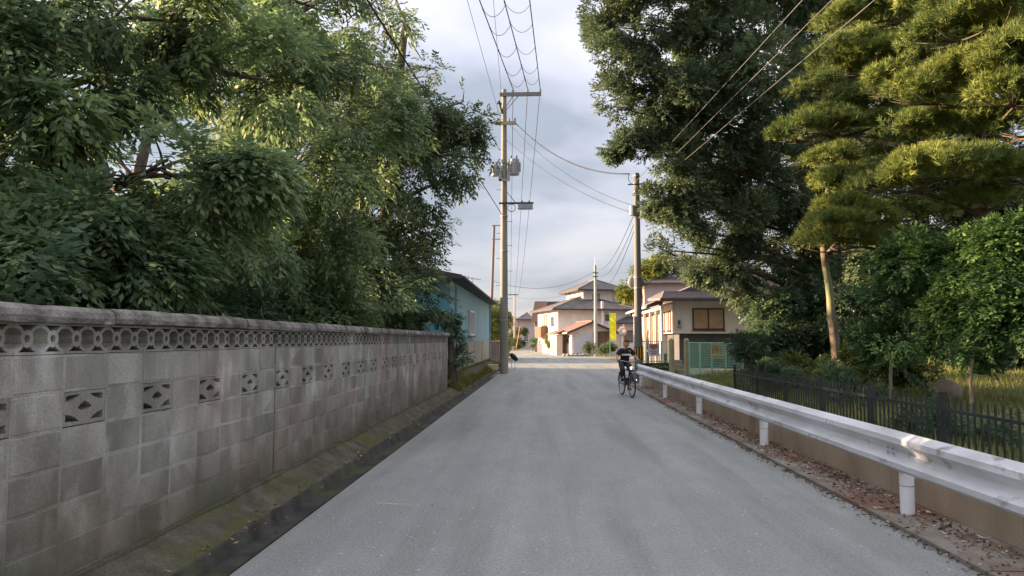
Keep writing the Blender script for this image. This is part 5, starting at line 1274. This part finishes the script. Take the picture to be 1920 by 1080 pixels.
# ------------------------------------------------------------------ the cyclist
m_tyre = mat('tyre', (0.03, 0.03, 0.032), (0.02, 0.02, 0.02), rough=.8); m_bf = mat('bike_frame', (0.04, 0.045, 0.05), (0.03, 0.03, 0.035), rough=.35, spec=.6)
m_rim = mat('rim_metal', (0.45, 0.45, 0.46), (0.35, 0.35, 0.36), rough=.35, metal=.7)
m_skin = mat('skin', (0.50, 0.30, 0.21), (0.44, 0.26, 0.18), scale=8, rough=.6); m_hair = mat('hair_black', (0.02, 0.018, 0.016), (0.012, 0.011, 0.01), rough=.5, scale=40, bump=.5)
m_tee = mat('tshirt_black', (0.028, 0.028, 0.032), (0.02, 0.02, 0.023), scale=9, rough=.9, bump=.3, bscale=20); m_pants = mat('trousers_dark', (0.045, 0.045, 0.052), (0.03, 0.03, 0.035), scale=8, rough=.9, bump=.3)
gx, gy = P(1174, 637, 20.3).x, 20.3
RZ = R(-81)
bk = empty('bicycle', (gx, gy, 0), 'dark bicycle with headlamp ridden towards the camera on the right side of the road', 'bicycle', rz=RZ)
WR = .325; RWx, FWx = -.50, .56
def wheel(cx):
    b = MB(); b.tube([(cx + WR * math.cos(a * math.pi / 18), 0, .34 + WR * math.sin(a * math.pi / 18)) for a in range(36)], .019, 8, closed=True); w_ = b.build('wheel', m_tyre, bk, local=True, smooth=True)
    b = MB(); b.tube([(cx + (WR - .026) * math.cos(a * math.pi / 18), 0, .34 + (WR - .026) * math.sin(a * math.pi / 18)) for a in range(36)], .011, 6, closed=True); b.build('rim', m_rim, w_, local=True, smooth=True)
    b = MB(); b.tube([(cx, -.05, .34), (cx, .05, .34)], .022, 8); b.build('hub', m_rim, w_, local=True)
    b = MB()
    for k in range(18):
        a = k * math.pi / 9; b.tube([(cx, .02 * (-1) ** k, .34), (cx + (WR - .03) * math.cos(a), 0, .34 + (WR - .03) * math.sin(a))], .0016, 3)
    b.build('spokes', m_rim, w_, local=True, kind='stuff', fixn=False)
    b = MB()
    rows = []
    for k in range(9):
        a = R(20 + 16 * k) if cx > 0 else R(10 + 20 * k); rr__ = WR + .032
        rows.append([(cx + rr__ * math.cos(a), -.028, .34 + rr__ * math.sin(a)), (cx + (rr__ + .008) * math.cos(a), 0, .34 + (rr__ + .008) * math.sin(a)), (cx + rr__ * math.cos(a), .028, .34 + rr__ * math.sin(a))])
    b.quadstrip(rows); b.build('mudguard', m_bf, bk, local=True)
wheel(RWx); wheel(FWx)
BB = (-.07, 0, .29); ST = (-.22, 0, .78); HT, HB = (.36, 0, .86), (.41, 0, .70)
b = MB()
b.tube([BB, ST], .017, 8); b.tube([BB, HB], .019, 8); b.tube([(-.20, 0, .70), HT], .016, 8); b.tube([HB, HT], .021, 8)
for s in (-1, 1):
    b.tube([BB, (RWx, s * .06, .34)], .011, 6); b.tube([(-.2, 0, .70), (RWx, s * .06, .34)], .010, 6)
b.build('frame', m_bf, bk, local=True, smooth=False, kind='stuff')
b = MB()
for s in (-1, 1): b.tube([(.415, s * .03, .69), (.43, s * .055, .64), (FWx, s * .055, .34)], .012, 6)
b.bar((.415, -.05, .69), (.415, .05, .69), .03); b.build('fork', m_bf, bk, local=True, kind='stuff')
b = MB(); b.tube([(.36, 0, .86), (.34, 0, .94), (.36, 0, .96)], .013, 6); b.tube([(.24, -.28, .99), (.32, -.22, 1.0), (.37, -.08, .965), (.37, .08, .965), (.32, .22, 1.0), (.24, .28, .99)], .012, 6); hb = b.build('handlebar', m_rim, bk, local=True, smooth=True, kind='stuff')
for s in (-1, 1):
    b = MB(); b.tube([(.28, s * .25, .996), (.19, s * .30, .985)], .018, 8); b.build('grip', m_black, hb, local=True)
    b = MB(); b.tube([(.33, s * .2, .985), (.26, s * .27, .965), (.20, s * .31, .96)], .006, 5); b.build('brake_lever', m_rim, hb, local=True)
b = MB(); b.tube([(-.22, 0, .78), (-.235, 0, .84)], .014, 6); b.build('seat_post', m_rim, bk, local=True)
b = MB(); b.ell((-.27, 0, .865), (.12, .085, .035), 12, 6); b.ell((-.15, 0, .865), (.10, .03, .025), 10, 6); b.build('saddle', m_black, bk, local=True, smooth=True, kind='stuff')
b = MB(); b.tube([(.42, 0, .80), (.47, 0, .80), (.49, 0, .80)], [.03, .042, .044], 12); hl = b.build('headlamp', m_bf, bk, local=True)
b = MB(); b.ell((.49, 0, .80), (.012, .04, .04), 12, 6); b.build('lens', mat('lamp_lens_clear', (0.85, 0.85, 0.85), (0.8, 0.8, 0.8), rough=.1, emis=((1, .97, .9), .6)), hl, local=True, smooth=True)
b = MB(); b.tube([(.60, .085, .48), (.63, .085, .48)], [.025, .032], 10); b.build('hub_light', mat('spot_white_glow', (0.85, 0.85, 0.85), (0.8, 0.8, 0.8), rough=.15, emis=((1, 1, 1), .5)), bk, local=True)  # small white spot with a faint glow of its own
# basket
b = MB()
for z in (.74, .80, .86, .92): b.tube([(.48 + (.92 - z) * .1, -.13, z), (.70 - (.92 - z) * .12, -.13, z), (.70 - (.92 - z) * .12, .13, z), (.48 + (.92 - z) * .1, .13, z)], .005, 4, closed=True)
for k in range(6):
    y = -.13 + .052 * k; b.tube([(.70, y, .93), (.675, y, .72), (.5, y, .72), (.48, y, .93)], .004, 4)
for k in range(5):
    x = .50 + .045 * k
    for s in (-1, 1): b.tube([(x, s * .13, .93), (x, s * .13, .72)], .004, 4)
b.build('basket', m_bf, bk, local=True, kind='stuff', fixn=False)
CA = R(128)                                      # crank angle: rider's right pedal high, left pedal low
CRP = {}
b = MB(); b.tube([(BB[0], -.03, BB[2]), (BB[0], -.045, BB[2])], .09, 18); b.build('chainring', m_bf, bk, local=True)
for s in (-1, 1):
    a = R(55) if s < 0 else R(235)
    e_ = (BB[0] + .165 * math.cos(a), s * .07, BB[2] + .165 * math.sin(a)); CRP[s] = e_
    b = MB(); b.tube([(BB[0], s * .055, BB[2]), e_], .010, 6); cr_ = b.build('crank', m_rim, bk, local=True)
    b = MB(); b.box((e_[0], s * .125, e_[2]), (.09, .09, .022)); b.build('pedal', m_black, cr_, local=True)

bk.scale = (.95, .95, .95)
# rider
def skin_mesh(name, verts, edges, m, parent, root=0, sub=2, label=None, smooth=True):
    me = bpy.data.meshes.new(name); me.from_pydata([v[:3] for v in verts], edges, [])
    o = link(name, me, m, parent, label=label)
    md = o.modifiers.new('Skin', 'SKIN'); md.use_smooth_shade = True
    if not me.skin_vertices: me.skin_vertices.new(name='')
    for i, v in enumerate(verts):
        r = v[3]; me.skin_vertices[0].data[i].radius = (r, r if len(v) < 5 else v[4])
    me.skin_vertices[0].data[root].use_root = True
    s = o.modifiers.new('Subdivision', 'SUBSURF'); s.levels = sub; s.render_levels = sub
    return o
pe = empty('person', (gx, gy, 0), 'boy in black t-shirt with white chest print riding the dark bicycle', 'person', rz=RZ)
hip = Vector((-.24, 0, .93)); chest = Vector((-.08, 0, 1.22)); neck = Vector((-.03, 0, 1.34)); head = Vector((0.015, 0, 1.455))
V = []; E = []
def av(p, r, r2=None, link_to=None):
    V.append((p[0], p[1], p[2], r) if r2 is None else (p[0], p[1], p[2], r, r2)); i = len(V) - 1
    if link_to is not None: E.append((link_to, i))
    return i
iH = av(hip, .115); iW = av((-.19, 0, 1.05), .10, None, iH); iC = av(chest, .115, None, iW); iN0 = av((-.05, 0, 1.31), .06, None, iC); iN = av(neck + Vector((.01, 0, .04)), .045, None, iN0)
hands = {}
for s in (-1, 1):
    sh_i = av((-.07, s * .145, 1.27), .048, None, iC)
    el = (.00, s * .265, 1.10); hw = Vector((.185, s * .275, 1.018))
    e1 = av(Vector((-.05, s * .205, 1.21)), .045, None, sh_i); e2 = av(el, .036, None, e1); e3 = av(Vector((.11, s * .28, 1.05)), .032, None, e2); e4 = av(hw, .024, None, e3)
    pm = av(hw + Vector((.045, s * -.003, -.003)), .028, None, e4); hands[s] = (hw, pm)
    for k in range(4):                           # fingers curl over the grip
        base = hw + Vector((.055, s * (-.028 + .019 * k), .006)); ln = (.026, .030, .028, .022)[k]
        f1 = av(base + Vector((ln * .6, 0, .004)), .0085, None, pm); f2 = av(base + Vector((ln, 0, -.016)), .008, None, f1); f3 = av(base + Vector((ln * .55, 0, -.034)), .007, None, f2)
    t1 = av(hw + Vector((.03, s * -.036, -.008)), .0095, None, pm); av(hw + Vector((.05, s * -.045, -.026)), .0085, None, t1)
    hj = av(hip + Vector((.02, s * .085, -.02)), .08, None, iH)
    ped = CRP[s]; foot = Vector((ped[0] - .03, s * .12, ped[2] + .05))
    kn = Vector((.20, s * (.17 if s < 0 else .13), .74)) if s < 0 else Vector((.17, s * .13, .60))
    av_k0 = av((hip + Vector((.02, s * .09, -.02))).lerp(kn, .5), .068, None, hj); kk = av(kn, .052, None, av_k0)
    ank = foot + Vector((-.06, 0, .06)); c1_ = av(kn.lerp(ank, .4), .046, None, kk); an = av(ank, .032, None, c1_); av(foot + Vector((.08, 0, -.01)), .028, None, an)
body = skin_mesh('body', V, E, m_skin, pe, root=iH)
# head
def head_mesh():
    b = MB(); n, m_ = 24, 18; vs = []; fs = []
    for i in range(m_ + 1):
        t = math.pi * i / m_
        for j in range(n):
            a = 2 * math.pi * j / n
            x, y, z = math.sin(t) * math.cos(a), math.sin(t) * math.sin(a), math.cos(t)
            w__ = 1 - .22 * max(0, -z) ** 1.2; X = x * .095 * w__; Y = y * .073 * w__; Z = z * .112
            fr = max(0, math.cos(a)) * math.sin(t)
            if abs(y) < .22 and x > 0: X += .016 * max(0, 1 - abs(z + .12) / .2) * (1 - abs(y) / .22)     # nose
            if x > .4: X -= .006 * max(0, 1 - abs(z - .08) / .12) * (1 if .15 < abs(y) < .6 else 0)           # eye sockets
            vs.append((X, Y, Z))
    for i in range(m_):
        for j in range(n): fs.append((i * n + j, (i + 1) * n + j, (i + 1) * n + (j + 1) % n, i * n + (j + 1) % n))
    b.add([Vector(v) + head for v in vs], fs)
    for s in (-1, 1): b.ell(head + Vector((-.005, s * .074, -.008)), (.018, .010, .030), 8, 6)
    return b
hd = head_mesh().build('head', m_skin, pe, local=True, smooth=True)
for s in (-1, 1):
    b = MB(); b.ell(head + Vector((.083, s * .030, .010)), (.010, .014, .007), 8, 5); b.build('eye', m_hair, hd, local=True, smooth=True)
    b = MB(); b.bar(head + Vector((.088, s * .018, .030)), head + Vector((.080, s * .048, .030)), .008, .006); b.build('eyebrow', m_hair, hd, local=True)
b = MB(); b.ell(head + Vector((.087, 0, -.052)), (.008, .022, .006), 8, 5); b.build('mouth', mat('lips', (0.4, 0.16, 0.13), (0.35, 0.13, 0.11)), hd, local=True, smooth=True)
b = MB(); n, m_ = 20, 10; vs = []; fs = []; qh = random.Random(2)
for i in range(m_ + 1):
    for j in range(n):
        a = 2 * math.pi * j / n; fr = math.cos(a); tmax = R(62) if fr > .3 else (R(85) if fr > -.2 else R(122)); t = tmax * i / m_
        rr_h = 1.13 + qh.uniform(-.02, .04); vs.append(head + Vector((math.sin(t) * math.cos(a) * .097 * rr_h, math.sin(t) * math.sin(a) * .077 * rr_h, math.cos(t) * .112 * (rr_h + .03))))
for i in range(m_):
    for j in range(n): fs.append((i * n + j, (i + 1) * n + j, (i + 1) * n + (j + 1) % n, i * n + (j + 1) % n))
b.add(vs, fs); b.build('hair', m_hair, pe, local=True, smooth=True)
# t-shirt
V = []; E = []
a0 = av(hip + Vector((.01, 0, -.02)), .145); a1 = av((-.19, 0, 1.05), .138, None, a0); a2_ = av(chest, .145, None, a1); a3 = av((-.055, 0, 1.30), .085, None, a2_)
for s in (-1, 1):
    s0 = av((-.065, s * .075, 1.265), .098, None, a2_); s1 = av((-.07, s * .15, 1.272), .086, None, s0); s2 = av((-.045, s * .215, 1.195), .070, None, s1); av((-.015, s * .248, 1.135), .062, None, s2)
skin_mesh('t_shirt', V, E, m_tee, pe, root=a1)
# chest print: a white band of lettering too small to read
pb = Vector((.085, 0, 1.17))
for i, (y, w_p) in enumerate(((-.115, .028), (-.078, .03), (-.040, .026), (-.004, .03), (.034, .028), (.070, .026), (.104, .026))):
    b = MB(); c = Vector((.078 - y * y * 2.6, y, 1.16)); b.box(c, (.02, w_p, .042 if i % 2 else .05)); b.build('chest_print', m_postw, pe, local=True)
# trousers
V = []; E = []
a0 = av(hip, .125)
av(hip + Vector((.01, 0, .07)), .115, None, a0)
for s in (-1, 1):
    ped = CRP[s]; foot = Vector((ped[0] - .03, s * .12, ped[2] + .05)); kn = Vector((.20, s * .17, .74)) if s < 0 else Vector((.17, s * .13, .60)); ank = foot + Vector((-.06, 0, .06))
    h1 = av(hip + Vector((.03, s * .09, -.02)), .098, None, a0); h2_ = av((hip + Vector((.03, s * .09, -.02))).lerp(kn, .5), .084, None, h1); k1 = av(kn, .070, None, h2_); k2 = av(kn.lerp(ank, .5), .060, None, k1); av(ank + Vector((0, 0, .02)), .048, None, k2)
skin_mesh('trousers', V, E, m_pants, pe, root=0)
for s in (-1, 1):
    ped = CRP[s]; f = Vector((ped[0] - .01, s * .125, ped[2] + .045))
    b = MB(); b.ell(f + Vector((.02, 0, 0)), (.125, .043, .036), 12, 7); b.ell(f + Vector((-.06, 0, .03)), (.055, .042, .05), 10, 6); b.build('shoe', m_black, pe, local=True, smooth=True, kind=None)

pe.scale = (.95, .95, .95)
